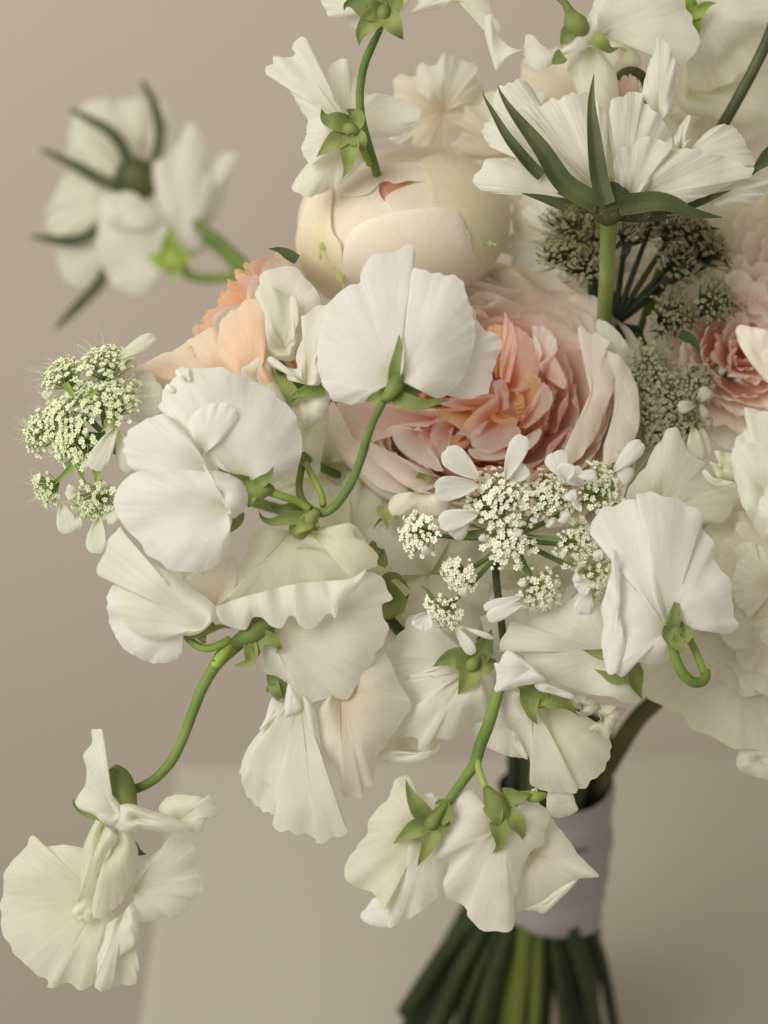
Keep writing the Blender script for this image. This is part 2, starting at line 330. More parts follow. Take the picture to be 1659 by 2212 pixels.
def umbellet(par, x, y, z, rad, n, mflo, mped, fsize=.75, axis=(0, .1, 1), spread=1.0, whisk=0, name='floret_cluster'):
    """tiny florets on thin pedicels, all joined: too small to pick apart"""
    rng = rnd(); o = P(x, y, z); nrm = camdir(axis); t = nrm.orthogonal().normalized(); b = nrm.cross(t); root = o - nrm * rad * .0008
    V = []; F = []; MI = []
    def tri(fs, mi):
        for f in fs: F.append(f); MI.append(mi)
    for k in range(n):
        g = math.sqrt((k + .5) / n); a = k * 2.39996 + rng.uniform(-.3, .3); rr = rad * g * rng.uniform(.78, 1.2) * spread
        e = o + (t * math.cos(a) * rr + b * math.sin(a) * rr + nrm * (rad * .55 * (1 - g * g) + rng.uniform(-.5, .7))) * .001
        d = (e - root).normalized(); s = d.orthogonal().normalized(); s2 = d.cross(s); wd = .00012; i = len(V)
        for c, r_ in ((root, wd * .7), (e, wd)):
            for kk in range(3): V.append(c + (s * math.cos(kk * 2.094) + s2 * math.sin(kk * 2.094)) * r_)
        tri([(i, i + 1, i + 4, i + 3), (i + 1, i + 2, i + 5, i + 4), (i + 2, i, i + 3, i + 5)], 1)
        fs = fsize * .001 * rng.uniform(.5, 1.35); d = (d + nrm * .8 + Vector((rng.uniform(-.5, .5), rng.uniform(-.5, .5), rng.uniform(-.5, .5)))).normalized(); s = d.orthogonal().normalized(); s2 = d.cross(s); a0 = rng.uniform(0, 6)
        for kk in range(5):
            a1 = a0 + kk * 1.2566; pd = s * math.cos(a1) + s2 * math.sin(a1); sd = d.cross(pd); i = len(V)
            V += [e, e + pd * fs * .62 + sd * fs * .36 + d * fs * .25, e + pd * fs * .95 + d * fs * rng.uniform(.1, .6), e + pd * fs * .62 - sd * fs * .36 + d * fs * .25]
            tri([(i, i + 1, i + 2), (i, i + 2, i + 3)], 0)
        i = len(V); r_ = fs * .3; c = e + d * fs * .3
        V += [c + s * r_, c + s2 * r_, c - s * r_, c - s2 * r_, c + d * r_, c - d * r_]
        tri([(i, i + 1, i + 4), (i + 1, i + 2, i + 4), (i + 2, i + 3, i + 4), (i + 3, i, i + 4), (i + 1, i, i + 5), (i + 2, i + 1, i + 5), (i + 3, i + 2, i + 5), (i, i + 3, i + 5)], 0)
        if k % 2 == 0:
            for _ in range(3):
                sd = (d + Vector((rng.uniform(-1, 1), rng.uniform(-1, 1), rng.uniform(-1, 1))) * .8).normalized(); i = len(V); p_ = sd.orthogonal().normalized() * .00004
                V += [e + p_, e - p_, e + sd * fs * 1.7]; tri([(i, i + 1, i + 2)], 0)
    for _ in range(whisk):
        a = rng.uniform(0, 6.28); d = (t * math.cos(a) + b * math.sin(a) + nrm * rng.uniform(.1, 1.2)).normalized(); i = len(V); p_ = d.orthogonal().normalized() * .00004
        q_ = d.cross(p_); mid = o + d * rad * .0011; tip = mid + (d + Vector((rng.uniform(-.6, .6), rng.uniform(-.6, .6), rng.uniform(-.6, .6)))) * rad * .0006
        V += [o + p_, o - p_, o + q_, mid + p_, mid - p_, mid + q_, tip]
        tri([(i, i + 1, i + 4, i + 3), (i + 1, i + 2, i + 5, i + 4), (i + 2, i, i + 3, i + 5), (i + 3, i + 4, i + 6), (i + 4, i + 5, i + 6), (i + 5, i + 3, i + 6)], 0)
    ob = link(name, V, F, None, par, mats=[mflo, mped], midx=MI, smooth=False); ob['kind'] = 'stuff'
    return ob
def lpet(par, fr, base, tip, width, z, mat=LACE, dz=0, notch=True, curve=0):
    """long rounded outer lace petal from base to tip (frame coords), width in frame units"""
    bx, by = base; tx, ty = tip; dx, dy = tx - bx, ty - by; L = math.hypot(dx, dy); nx, ny = -dy / L, dx / L
    prof = [(.08, .16), (.3, .34), (.55, .47), (.78, .5), (.93, .36), (1.0, .14), (.975, 0), (1.0, -.14), (.93, -.36), (.78, -.5), (.55, -.47), (.3, -.34), (.08, -.16)]
    out = [(bx + dx * a + nx * width * c + nx * curve * a * a, by + dy * a + ny * width * c + ny * curve * a * a, dz) for a, c in prof]
    return petal(par, fr, base, out, z, mat, cup=.8, ruf=.5, rf=(.5, 1.5), nu=44, ntt=12, und=.6, frill=.01, rib=.06)
# ================================================================ SETTING
def box(name, x0, x1, y0, y1, z0, z1, mat, bev=0):
    V = [Vector((x, y, z)) for z in (z0, z1) for x, y in ((x0, y0), (x1, y0), (x1, y1), (x0, y1))]
    F = [(3, 2, 1, 0), (4, 5, 6, 7), (0, 1, 5, 4), (1, 2, 6, 5), (2, 3, 7, 6), (3, 0, 4, 7)]
    o = link(name, V, F, mat, None, smooth=False)
    if bev: m = o.modifiers.new('bevel', 'BEVEL'); m.width = bev; m.segments = 3
    o['kind'] = 'structure'; return o
box('wall', -2.5, 2.5, 0.86, 0.92, -1.0, 2.2, M_WALL)
TZ = -.08; ta = ray_z(300, 2212, TZ); tb = ray_z(384, 1645, TZ); far = tb.y
V = [Vector((ta.x + (ta.x - tb.x) / (ta.y - tb.y) * (-.25 - ta.y), -.25, TZ)), Vector((1.6, -.25, TZ)), Vector((1.6, far + .045, TZ)), Vector((tb.x, far, TZ))]
V = V + [v - Vector((0, 0, .022)) for v in V]
tbl = link('tabletop', V, [(0, 1, 2, 3), (7, 6, 5, 4), (0, 4, 5, 1), (1, 5, 6, 2), (2, 6, 7, 3), (3, 7, 4, 0)], M_TABLE, None, smooth=False)
bv = tbl.modifiers.new('bevel', 'BEVEL'); bv.width = .003; bv.segments = 3; tbl['kind'] = 'structure'
# ================================================================ HANDLE: binding, ribbon, cut stems
bind = P(1200, 1715, -160)
hb = bpy.data.objects.new('stem_bundle', None); COL.objects.link(hb); hb.location = Vector((bind.x, bind.y, TZ))
hb['label'] = 'bundle of dark green cut flower stems flaring out below the ribbon'; hb['category'] = 'stems'
rng = random.Random(5)
for i in range(46):
    g = math.sqrt((i + .5) / 46); a = i * 2.39996; rt = .0165 * g; rb = .012 + .036 * g * rng.uniform(.75, 1.1); a2 = a + .5
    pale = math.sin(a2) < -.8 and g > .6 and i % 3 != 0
    end = TZ + .004 + (.0 if g < .5 else rng.uniform(.01, .055))
    top = Vector((bind.x + rt * math.cos(a), bind.y + rt * math.sin(a), bind.z + .03)); mid = Vector((bind.x + rt * math.cos(a), bind.y + rt * math.sin(a), bind.z - .04))
    low = Vector((bind.x - .012 + rb * math.cos(a2), bind.y + rb * .8 * math.sin(a2), end if g >= .5 else TZ))
    r_ = rng.uniform(.0022, .0036)
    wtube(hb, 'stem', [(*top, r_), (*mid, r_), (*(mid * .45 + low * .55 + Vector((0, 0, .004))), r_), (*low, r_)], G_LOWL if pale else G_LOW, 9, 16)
for sx, sy, tx, ty in ((-.012, .008, -.04, .02), (-.012, .0, -.046, .0), (-.008, .01, -.034, .034), (.012, .01, .026, .03)):
    c0 = Vector((bind.x + sx, bind.y + sy, bind.z - .045)); c1 = Vector((bind.x + tx, bind.y + ty, TZ + .05)); V = []; F = []; n = 12
    for i in range(n):
        t = i / (n - 1); c = c0.lerp(c1, t) + Vector((0, 0, .012 * math.sin(PI * t))); w_ = .0085 * math.sin(PI * min(.98, .08 + t * .9)) ** .8
        for k in (-1, 0, 1): V.append(c + Vector((.35 * k * w_, k * w_ * .5, .7 * k * w_ + (.002 if k == 0 else 0))))
    for i in range(n - 1):
        for k in (0, 1): j = i * 3 + k; F.append((j, j + 1, j + 4, j + 3))
    link('leaf', V, F, G_LOW, hb)
rib = bpy.data.objects.new('ribbon_wrap', None); COL.objects.link(rib); rib.location = bind + Vector((0, 0, -.06))
rib['label'] = 'pale grey satin ribbon wound round the bouquet handle'; rib['category'] = 'ribbon'
for lv, (za, zb_, r_) in enumerate(((.004, -.018, .0200), (-.014, -.038, .0205), (-.034, -.056, .0197))):
    V = []; F = []; n = 40; m = 8
    for i in range(n):
        a = 2 * PI * i / n; sk = .006 * math.cos(a + 1.2 + lv * .6)
        for j in range(m):
            t = j / (m - 1); rr = r_ + .0007 * math.sin(t * PI) + .0004 * math.sin(5 * a + lv * 2) + .0006 * math.sin(9 * t + 3 * a)
            V.append(Vector((bind.x + rr * math.cos(a), bind.y + rr * math.sin(a), bind.z + za + (zb_ - za) * t + sk)))
    for i in range(n):
        for j in range(m - 1): a = i * m + j; b = ((i + 1) % n) * m + j; F.append((a, b, b + 1, a + 1))
    link('ribbon_turn', V, F, M_RIBBON, rib)
bs = thing('curved_stem', 'thick blurred brown-green stem curving from the white rose into the handle', 'stem', (1400, 1480, -60))
tube(bs, 'stem', [(1500, 1380, -62), (1440, 1490, -74), (1375, 1555, -100), (1315, 1650, -135), (1270, 1735, -158)], [2.2, 2.6, 3.0, 3.4, 3.4], green_mat('woody_stem_green', '#3a3a1c', '#57512b', 30), 12, 24)
# ================================================================ SPRAY 1: centre blossom, left blossom, the one between, on one arching stem
s1 = thing('sweet_pea_spray', 'arching sweet pea stem crossing the peach rose, carrying three white blossoms', 'sweet pea', (655, 1095, 6))
stemp(s1, 'o', [(828, 868, 14), (808, 908, 13), (793, 945, 12), (780, 990, 10), (758, 1045, 8), (728, 1088, 6), (700, 1108, 5), (672, 1100, 4), (652, 1078, 2), (646, 1050, -2), (650, 1020, -6), (655, 990, -10)], [1.0, .9, 1.15, 1.15, 1.12, 1.12, 1.12, 1.05, 1.0, .95, .95, 1.0], G_STEM, hairs=260)
stemp(s1, 'o', [(660, 1000, -6), (678, 1035, -4), (694, 1068, 0), (698, 1092, 3)], .9, G_PED, name='pedicel')
stemp(s1, 'o', [(575, 1060, 8), (610, 1072, 8), (645, 1085, 6), (668, 1100, 5)], 1.05, G_PED, name='pedicel', hairs=60)
core_stem(s1, 656, 985, -11, 1.2)
bl = blossom(s1, (840, 850, 10))
petal(bl, 'F4', (800, 1110), [(885, 720), (912, 520), (932, 390), (932, 215), (880, 205), (838, 222), (760, 250), (690, 265), (625, 290), (590, 330), (567, 400), (563, 465), (500, 475), (420, 520), (360, 580), (310, 690), (280, 800), (275, 900), (278, 1000), (285, 1070), (310, 1140), (345, 1190), (360, 1240), (400, 1255), (450, 1265), (500, 1285), (550, 1275), (610, 1265), (660, 1258), (710, 1225), (770, 1160)], 7, COOL, tilt=(.2, .8), cup=1.6, ruf=1.6, rf=(1, 2.6), zb=4, name='standard_petal')
petal(bl, 'F4', (830, 1115), [(872, 980), (884, 800), (890, 650), (900, 480), (918, 370), (980, 375), (1060, 385), (1130, 400), (1205, 405), (1240, 430), (1262, 480), (1285, 540), (1310, 620), (1335, 700), (1340, 760), (1335, 860), (1318, 940), (1290, 1030), (1240, 1120), (1190, 1180), (1140, 1220), (1090, 1240), (1050, 1225), (1000, 1185), (940, 1150), (890, 1135)], 10.5, COOL, tilt=(-.5, .5), cup=3.6, ruf=1.2, rf=(1, 2), zb=2, name='standard_petal')
petal(bl, 'F4', (1000, 1020), [(1180, 480), (1300, 580), (1345, 680), (1390, 760), (1430, 785), (1490, 810), (1527, 860), (1510, 920), (1480, 980), (1468, 1050), (1450, 1110), (1430, 1195), (1370, 1220), (1300, 1240), (1220, 1235), (1130, 1210)], 3, COOL, tilt=(.4, 0), cup=2.2, ruf=1.2, name='wing_petal')
calyx(bl, 'F4', [(720, 1250, 2), (760, 1210, 3), (800, 1150, 3), (835, 1090, 1)], [1.2, 1.9, 2.6, 1.8], 10.5, [[(800, 1215, 1), (880, 1262, 2), (980, 1280, 2), (1080, 1262, 1), (1170, 1250, -1)], [(770, 1200, 1), (700, 1230, 2), (640, 1240, 0), (600, 1262, -2)], [(800, 1150, 1), (815, 1020, 1.5), (825, 900, 1.0), (828, 800, -1)], [(830, 1180, 1), (900, 1180, 0), (960, 1180, -1.5), (1010, 1195, -3)]], sw=5)
bl = blossom(s1, (560, 1050, 8))
petal(bl, 'G1', (1230, 950), [(1100, 880), (1000, 800), (900, 640), (800, 575), (775, 520), (810, 440), (850, 395), (940, 345), (1020, 330), (1100, 322), (1160, 345), (1250, 385), (1340, 425), (1400, 470), (1480, 540), (1530, 640), (1548, 760), (1530, 850), (1490, 890), (1430, 930), (1370, 965), (1300, 960)], 4, COOL, tilt=(-.6, .6), cup=3.4, ruf=1.4, rf=(1, 3), name='standard_petal', zb=3)
petal(bl, 'G1', (925, 400), [(905, 380), (875, 375), (862, 350), (880, 328), (912, 325), (942, 336), (948, 360), (950, 395)], 5, COOL, cup=.8, ruf=.5, nu=40, ntt=10, name='petal_curl', drop=0)
petal(bl, 'G1', (860, 455), [(845, 465), (820, 450), (808, 430), (822, 415), (850, 428), (862, 440)], 5, COOL, cup=.6, ruf=.3, nu=36, ntt=8, name='petal_curl', drop=0)
petal(bl, 'G1', (1000, 800), [(930, 640), (950, 590), (1000, 548), (1090, 515), (1160, 530), (1200, 580), (1185, 640), (1150, 690), (1090, 740), (1040, 780), (1012, 805)], 8.5, COOL, tilt=(.5, .5), cup=2, ruf=.8, rf=(.8, 2), name='wing_petal')
petal(bl, 'G1', (1050, 890), [(1010, 810), (960, 720), (900, 640), (850, 600), (800, 578), (740, 590), (680, 620), (620, 660), (590, 710), (585, 770), (600, 830), (650, 885), (750, 890), (850, 900), (950, 905)], 10, COOL, tilt=(.4, .6), cup=3, ruf=.8, rf=(1, 2), name='wing_petal')
petal(bl, 'G1', (1160, 1085), [(1030, 890), (900, 880), (780, 875), (660, 890), (600, 920), (560, 970), (535, 1030), (528, 1072), (546, 1110), (575, 1160), (610, 1210), (650, 1250), (700, 1310), (760, 1370), (830, 1410), (920, 1432), (1010, 1425), (1080, 1400), (1130, 1350), (1160, 1290), (1150, 1220), (1125, 1155), (1170, 1135)], 13.5, COOL, tilt=(.3, .5), cup=3.2, ruf=1.3, rf=(1, 2.2), name='wing_petal')
petal(bl, 'G1', (1120, 1010), [(1015, 850), (1050, 880), (1090, 885), (1150, 900), (1210, 930), (1250, 980), (1258, 1040), (1240, 1090), (1210, 1120), (1170, 1138), (1130, 1080), (1080, 980), (1030, 900)], 14.5, COOL, cup=1.8, ruf=.6, rf=(1, 2), closed=True, name='keel_petal', curl=-1.5)
calyx(bl, 'G1', [(1390, 985, 0), (1345, 985, 1), (1295, 995, 1), (1240, 985, 0)], [1.4, 2.6, 3.4, 3.4], 8, [[(1300, 960, 2), (1350, 930, 3), (1380, 895, 2), (1396, 858, 0)], [(1280, 1000, 2), (1270, 1040, 3), (1258, 1085, 1)], [(1260, 945, 1), (1180, 925, 2), (1120, 890, 1), (1090, 858, 0)], [(1210, 1110, -3), (1200, 1160, -2), (1170, 1200, -2), (1140, 1220, -4)]], sw=3.8)
bl = blossom(s1, (640, 1120, 2))
petal(bl, 'G2', (1080, 130), [(930, 105), (850, 170), (830, 250), (800, 330), (785, 400), (760, 470), (670, 540), (800, 500), (950, 460), (1100, 430), (1300, 410), (1440, 385), (1475, 340), (1515, 330), (1500, 250), (1470, 170), (1400, 90), (1300, 110), (1200, 130)], 0, CREAMW, tilt=(0, .9), cup=2.5, ruf=1.5, rf=(1, 3), name='standard_petal')
petal(bl, 'G2', (1180, 135), [(1200, 130), (1300, 105), (1385, 85), (1410, 115), (1415, 160), (1470, 190), (1530, 240), (1545, 285), (1520, 330), (1470, 345), (1400, 385), (1330, 310), (1250, 240), (1170, 225), (1100, 230)], 3.5, CREAMW, tilt=(.1, .4), cup=1.5, ruf=1.2, rf=(1.5, 4), name='wing_petal')
strip(bl, 'G2', [(668, 540), (800, 490), (900, 465), (1000, 437), (1100, 415), (1200, 405), (1300, 398), (1400, 385), (1478, 335)], [(672, 580), (700, 625), (760, 650), (825, 665), (850, 630), (870, 597), (920, 600), (960, 640), (1000, 655), (1030, 648), (1060, 592), (1095, 595), (1120, 640), (1160, 660), (1200, 650), (1240, 610), (1265, 580), (1290, 575), (1312, 600), (1340, 530), (1390, 480), (1440, 430), (1479, 342)], 8.5, WHITE, 1.0, 'rolled_lip', 150, 12)
calyx(bl, 'G2', [(1220, 20, 3), (1180, 60, 2), (1140, 95, 0), (1110, 130, -2)], [1.1, 2.6, 3.4, 3.2], 4, [[(1150, 60, 2), (1060, 60, 3), (970, 80, 3), (920, 60, 2), (900, 20, 1)], [(1140, 30, 0), (1060, 10, 1), (1000, 15, 0), (960, -15, 0)], [(1170, 80, 3), (1130, 110, 4), (1090, 145, 3)], [(1190, 90, 2), (1200, 110, 2), (1210, 130, 0)]], sw=4.6)
# ================================================================ SPRAY 2: two open blossoms and the drooping one at lower left
s2 = thing('sweet_pea_spray', 'long hairy sweet pea stem bending down past the table corner with three ivory blossoms', 'sweet pea', (500, 1390, 0))
stemp(s2, 'G2', [(900, 640, -8), (830, 700, -4), (770, 750, -1), (700, 810, 0), (650, 880, 0), (590, 990, 0), (540, 1120, 0), (490, 1250, 0), (430, 1370, 0), (350, 1460, 0), (280, 1505, 0), (215, 1530, 0)], [1.6, 1.9, 2.0, 2.0, 1.6, 1.45, 1.35, 1.35, 1.35, 1.3, 1.25, 1.2], G_STEM, hairs=420)
stemp(s2, 'G2', [(760, 730, 0), (690, 820, 2), (665, 850, 3), (650, 838, 3)], [1.3, 1.5, 1.3, .5], G_PED, name='stipule')
stemp(s2, 'G2', [(745, 715, 1), (690, 745, 2), (620, 765, 2), (560, 745, 1), (520, 710, 0), (505, 680, -1)], 1.05, G_PED, name='pedicel', hairs=60)
core_stem(s2, *q('G2', (900, 640)), -9, 1.5)
bl = blossom(s2, (600, 1380, 0))
petal(bl, 'G2', (950, 650), [(1000, 600), (1100, 520), (1300, 440), (1470, 350), (1560, 380), (1600, 450), (1622, 500), (1560, 530), (1580, 600), (1600, 640), (1590, 700), (1540, 780), (1500, 880), (1430, 960), (1380, 1040), (1290, 1030), (1200, 1050), (1140, 1082), (1110, 1030), (1060, 960), (1000, 920), (920, 880), (920, 780), (960, 740)], 0, WHITE, tilt=(.2, .5), cup=3.4, ruf=2.2, rf=(2, 5), name='standard_petal')
calyx(bl, 'G2', [(760, 740, 1), (820, 710, 2), (890, 670, 2), (950, 640, 0)], [1.7, 2.8, 3.6, 3.4], 2, [[(900, 690, 3), (960, 710, 4), (1000, 745, 4), (1018, 760, 3), (990, 790, 2)], [(850, 730, 3), (860, 790, 4), (850, 835, 3), (810, 850, 2), (765, 858, 1)], [(880, 640, 3), (900, 610, 3), (940, 600, 2)], [(880, 720, 3), (890, 780, 4), (885, 820, 3)]], sw=4.6)
bl = blossom(s2, (500, 1330, 2))
petal(bl, 'G2', (600, 640), [(590, 470), (490, 402), (400, 345), (300, 290), (230, 230), (170, 150), (150, 112), (80, 190), (60, 260), (30, 330), (40, 378), (100, 380), (135, 410), (130, 480), (150, 580), (200, 660), (280, 705), (380, 718), (440, 695), (540, 695), (600, 670), (650, 620), (672, 590), (660, 530)], 7, WHITE, tilt=(.5, .4), cup=3.2, ruf=1.4, rf=(1, 2.5), name='standard_petal', closed=True)
petal(bl, 'G2', (480, 640), [(300, 480), (130, 420), (90, 460), (80, 540), (100, 640), (150, 740), (220, 800), (300, 835), (370, 845), (440, 830), (490, 790), (495, 700)], 1, COOL, tilt=(.3, .6), cup=1.6, ruf=1.2, rf=(1.5, 4), name='wing_petal')
petal(bl, 'G2', (640, 530), [(490, 400), (560, 340), (720, 270), (790, 300), (785, 380), (765, 450), (720, 500), (680, 535)], 2, TAN, tilt=(-.4, .4), cup=-1.5, ruf=.8, name='keel_petal')
petal(bl, 'G2', (480, 640), [(400, 335), (440, 338), (490, 365), (500, 400), (560, 500), (480, 500)], 0, GREENW, cup=.5, ruf=.4, nu=40, name='inner_petal')
calyx(bl, 'G2', [(500, 685, -1), (540, 690, 0), (600, 660, 0), (650, 630, -1)], [1.1, 1.6, 2.0, 1.6], 2, [[(540, 690, 1), (620, 665, 2), (700, 645, 2), (760, 660, 1)], [(590, 690, 1), (600, 720, 1), (615, 740, 0)]], sw=3.2)
bl = blossom(s2, (270, 1720, 0))
petal(bl, 'G3', (600, 1250), [(560, 960), (490, 940), (430, 930), (320, 920), (280, 930), (220, 880), (185, 870), (160, 890), (155, 930), (100, 1000), (50, 1040), (20, 1130), (15, 1240), (0, 1340), (15, 1440), (70, 1550), (150, 1640), (240, 1710), (290, 1740), (285, 1775), (340, 1780), (350, 1760), (440, 1760), (485, 1795), (540, 1775), (572, 1745), (610, 1640), (650, 1550), (690, 1450), (700, 1350)], -1, CREAMW, tilt=(.5, .3), cup=2.6, ruf=1.9, rf=(1.5, 4), rib=.07, name='standard_petal', frill=.02)
petal(bl, 'G3', (740, 1330), [(640, 1400), (620, 1500), (585, 1590), (585, 1650), (575, 1720), (572, 1780), (620, 1797), (668, 1775), (682, 1710), (672, 1610), (720, 1585), (790, 1540), (820, 1480), (832, 1400), (800, 1250)], 3.5, WHITE, tilt=(0, .5), cup=1.2, ruf=1.6, rf=(1.5, 3.5), name='standard_petal')
petal(bl, 'G3', (760, 1400), [(690, 1450), (680, 1600), (678, 1715), (670, 1772), (740, 1762), (815, 1757), (820, 1695), (833, 1690), (838, 1550), (845, 1400)], 1, GREENW, tilt=(0, .3), cup=1, ruf=.9, rf=(2, 4), name='standard_petal')
petal(bl, 'G3', (800, 1190), [(820, 1040), (900, 990), (970, 940), (1010, 880), (1040, 850), (1110, 870), (1160, 920), (1185, 980), (1180, 1080), (1220, 1110), (1222, 1170), (1190, 1240), (1150, 1260), (1120, 1330), (1060, 1370), (1000, 1360), (940, 1370), (880, 1385), (810, 1370)], 0, WHITE, tilt=(-.4, .2), cup=3, ruf=1.8, rf=(1.5, 4), name='wing_petal')
petal(bl, 'G3', (690, 830), [(640, 960), (645, 1080), (565, 1190), (555, 1340), (600, 1362), (660, 1320), (720, 1280), (770, 1180), (815, 1100), (830, 980), (800, 870), (750, 820)], 6, GREENW, tilt=(-.3, .2), cup=3.8, ruf=.8, name='keel_petal')
petal(bl, 'G3', (620, 800), [(575, 770), (520, 880), (490, 980), (485, 1100), (480, 1200), (450, 1280), (500, 1240), (550, 1200), (565, 1150), (640, 1000), (705, 900), (690, 850)], 8.5, CREAMW, tilt=(.2, .1), cup=2.4, ruf=.9, name='keel_petal')
petal(bl, 'G3', (500, 1340), [(435, 1360), (440, 1300), (480, 1270), (540, 1230), (560, 1300), (560, 1390), (500, 1385)], 5, CREAMW, cup=.8, ruf=.9, rf=(4, 8), nu=40, name='frilled_petal', closed=True)
petal(bl, 'G3', (690, 740), [(720, 680), (650, 590), (600, 510), (600, 420), (575, 350), (612, 300), (620, 260), (605, 230), (580, 225), (550, 235), (550, 320), (510, 360), (500, 400), (520, 470), (510, 560), (470, 630), (450, 670), (480, 710), (560, 740), (620, 790), (690, 805), (740, 760)], 10, WHITE, tilt=(.2, 0), cup=1.4, ruf=1.6, rf=(2, 5), name='wing_petal', closed=True)
petal(bl, 'G3', (820, 760), [(700, 700), (760, 675), (810, 682), (900, 712), (1000, 742), (1100, 790), (1150, 830), (1060, 850), (950, 842), (850, 830), (760, 850), (680, 800)], 9, WHITE, tilt=(-.8, .2), cup=2.6, ruf=1.6, rf=(2, 5), closed=True, name='wing_petal')
petal(bl, 'G3', (1080, 770), [(955, 722), (985, 650), (1060, 620), (1180, 630), (1230, 642), (1260, 620), (1300, 690), (1305, 750), (1240, 770), (1200, 858), (1140, 840), (1040, 770)], 3.5, GREENW, tilt=(0, .3), cup=1.2, ruf=1.0, rf=(2, 4), closed=True, name='wing_petal')
calyx(bl, 'G3', [(690, 470, 0), (720, 520, 2), (738, 600, 3), (745, 690, 2), (740, 740, 1)], [2.0, 3.4, 4.2, 4.0, 3.6], 2, [[(690, 560, 2), (660, 500, 3), (680, 472, 4), (720, 475, 5)], [(720, 680, 3), (600, 740, 1), (500, 722, 0), (445, 680, 0), (440, 640, 0)], [(760, 900, 1), (820, 960, 0), (880, 980, -1)]], sw=4.4)
# ================================================================ SPRAY 3: two blossoms hanging at bottom centre
s3 = thing('sweet_pea_spray', 'green stem hanging over the ribbon handle with two white blossoms seen from behind', 'sweet pea', (1040, 1640, 4))
stemp(s3, 'G4', [(975, 90, -9), (950, 180, -6), (925, 270, -4), (890, 390, -1), (850, 490, 2), (822, 580, 4), (770, 660, 6), (720, 730, 8), (680, 785, 9)], [1.5, 1.5, 1.6, 1.6, 1.6, 1.5, 1.3, 1.25, 1.2], G_STEM, hairs=320)
stemp(s3, 'G4', [(832, 560, 4), (845, 620, 6), (862, 670, 8), (885, 720, 9)], .95, G_PED, name='pedicel', hairs=40)
stemp(s3, 'G4', [(985, 745, 6), (1060, 738, 8), (1120, 745, 9), (1170, 735, 8)], [1.0, 1.2, 1.4, .7], G_PED, name='pedicel')
core_stem(s3, *q('G4', (975, 90)), -10, 1.4)
bl = blossom(s3, (905, 1780, 8))
petal(bl, 'G4', (600, 880), [(640, 745), (580, 740), (530, 690), (510, 655), (480, 640), (440, 650), (415, 700), (400, 750), (350, 800), (305, 850), (295, 920), (260, 970), (200, 1050), (182, 1100), (200, 1160), (270, 1200), (320, 1215), (350, 1260), (385, 1305), (390, 1180), (410, 1080), (470, 980)], 5, CREAMW, tilt=(.2, .3), cup=2.2, ruf=1.8, rf=(1.5, 3.5), name='standard_petal', zb=3)
petal(bl, 'G4', (610, 880), [(450, 1020), (410, 1080), (392, 1180), (388, 1290), (400, 1382), (520, 1330), (600, 1270), (660, 1215), (690, 1100), (700, 980), (690, 880), (650, 770)], 4, WHITE, tilt=(-.2, .5), cup=3.0, ruf=1.4, rf=(1, 2.5), name='standard_petal', zb=3)
petal(bl, 'G4', (380, 1260), [(335, 1235), (290, 1290), (262, 1320), (270, 1350), (320, 1376), (400, 1384), (420, 1330), (390, 1290)], 2, COOL, cup=.8, ruf=.8, closed=True, nu=40, name='wing_petal')
petal(bl, 'G4', (620, 800), [(560, 760), (600, 725), (625, 735), (635, 780), (680, 830), (640, 850)], 3, COOL, cup=.6, ruf=.4, closed=True, nu=36, name='wing_petal')
calyx(bl, 'G4', [(685, 780, 2), (655, 815, 3), (620, 860, 3), (600, 885, 1)], [1.1, 1.3, 2.2, 2.2], 9, [[(600, 860, 2), (545, 800, 3), (505, 730, 2), (484, 660, 1)], [(590, 875, 2), (530, 900, 3), (470, 940, 2), (422, 975, 1)], [(615, 890, 2), (600, 960, 3), (570, 1030, 3), (540, 1086, 1)], [(640, 850, 3), (670, 820, 3), (665, 775, 2), (625, 775, 1)], [(640, 880, 3), (670, 870, 2), (672, 840, 1)]], sw=6)
bl = blossom(s3, (950, 1750, 8))
petal(bl, 'G4', (945, 900), [(870, 790), (845, 735), (800, 712), (740, 720), (705, 760), (690, 810), (680, 860), (640, 940), (600, 1000), (590, 1040), (610, 1060), (690, 1055), (692, 1100), (665, 1180), (690, 1240), (780, 1290), (790, 1330), (830, 1380), (900, 1405), (970, 1415), (1010, 1390), (1020, 1320), (1015, 1260), (1035, 1180), (1070, 1060), (1100, 1010), (1160, 980), (1165, 920), (1185, 860), (1180, 800), (1130, 770), (1130, 700), (1090, 720), (1060, 780), (1030, 850)], 7.5, WHITE, tilt=(-.2, .2), cup=3.0, ruf=2.2, rf=(1.5, 4), name='standard_petal', zb=2)
petal(bl, 'G4', (1100, 1020), [(1170, 820), (1200, 850), (1240, 900), (1300, 980), (1360, 1060), (1437, 1130), (1400, 1140), (1330, 1150), (1250, 1200), (1170, 1260), (1100, 1290), (1040, 1307), (1020, 1280), (1040, 1150), (1060, 1060)], 2, TAN, tilt=(-.6, .5), cup=2.2, ruf=.8, rf=(1, 2), name='wing_petal', closed=True)
petal(bl, 'G4', (1180, 1270), [(1325, 1152), (1290, 1200), (1250, 1240), (1165, 1317), (1120, 1305), (1065, 1297), (1150, 1255), (1240, 1190)], 3, WHITE, cup=.8, ruf=.5, closed=True, nu=44, name='wing_petal')
calyx(bl, 'G4', [(880, 700, 1), (895, 730, 2), (925, 780, 2), (960, 840, 0)], [1.1, 2.2, 3.6, 3.8], 9, [[(985, 820, 2), (1020, 860, 3), (1050, 910, 2), (1066, 966, 0)], [(935, 860, 3), (950, 930, 3.5), (945, 985, 3), (910, 1022, 2)], [(960, 740, 1), (1030, 745, 2), (1080, 735, 2), (1110, 738, 1)], [(900, 780, 3), (930, 840, 4), (945, 900, 3)]], sw=6)
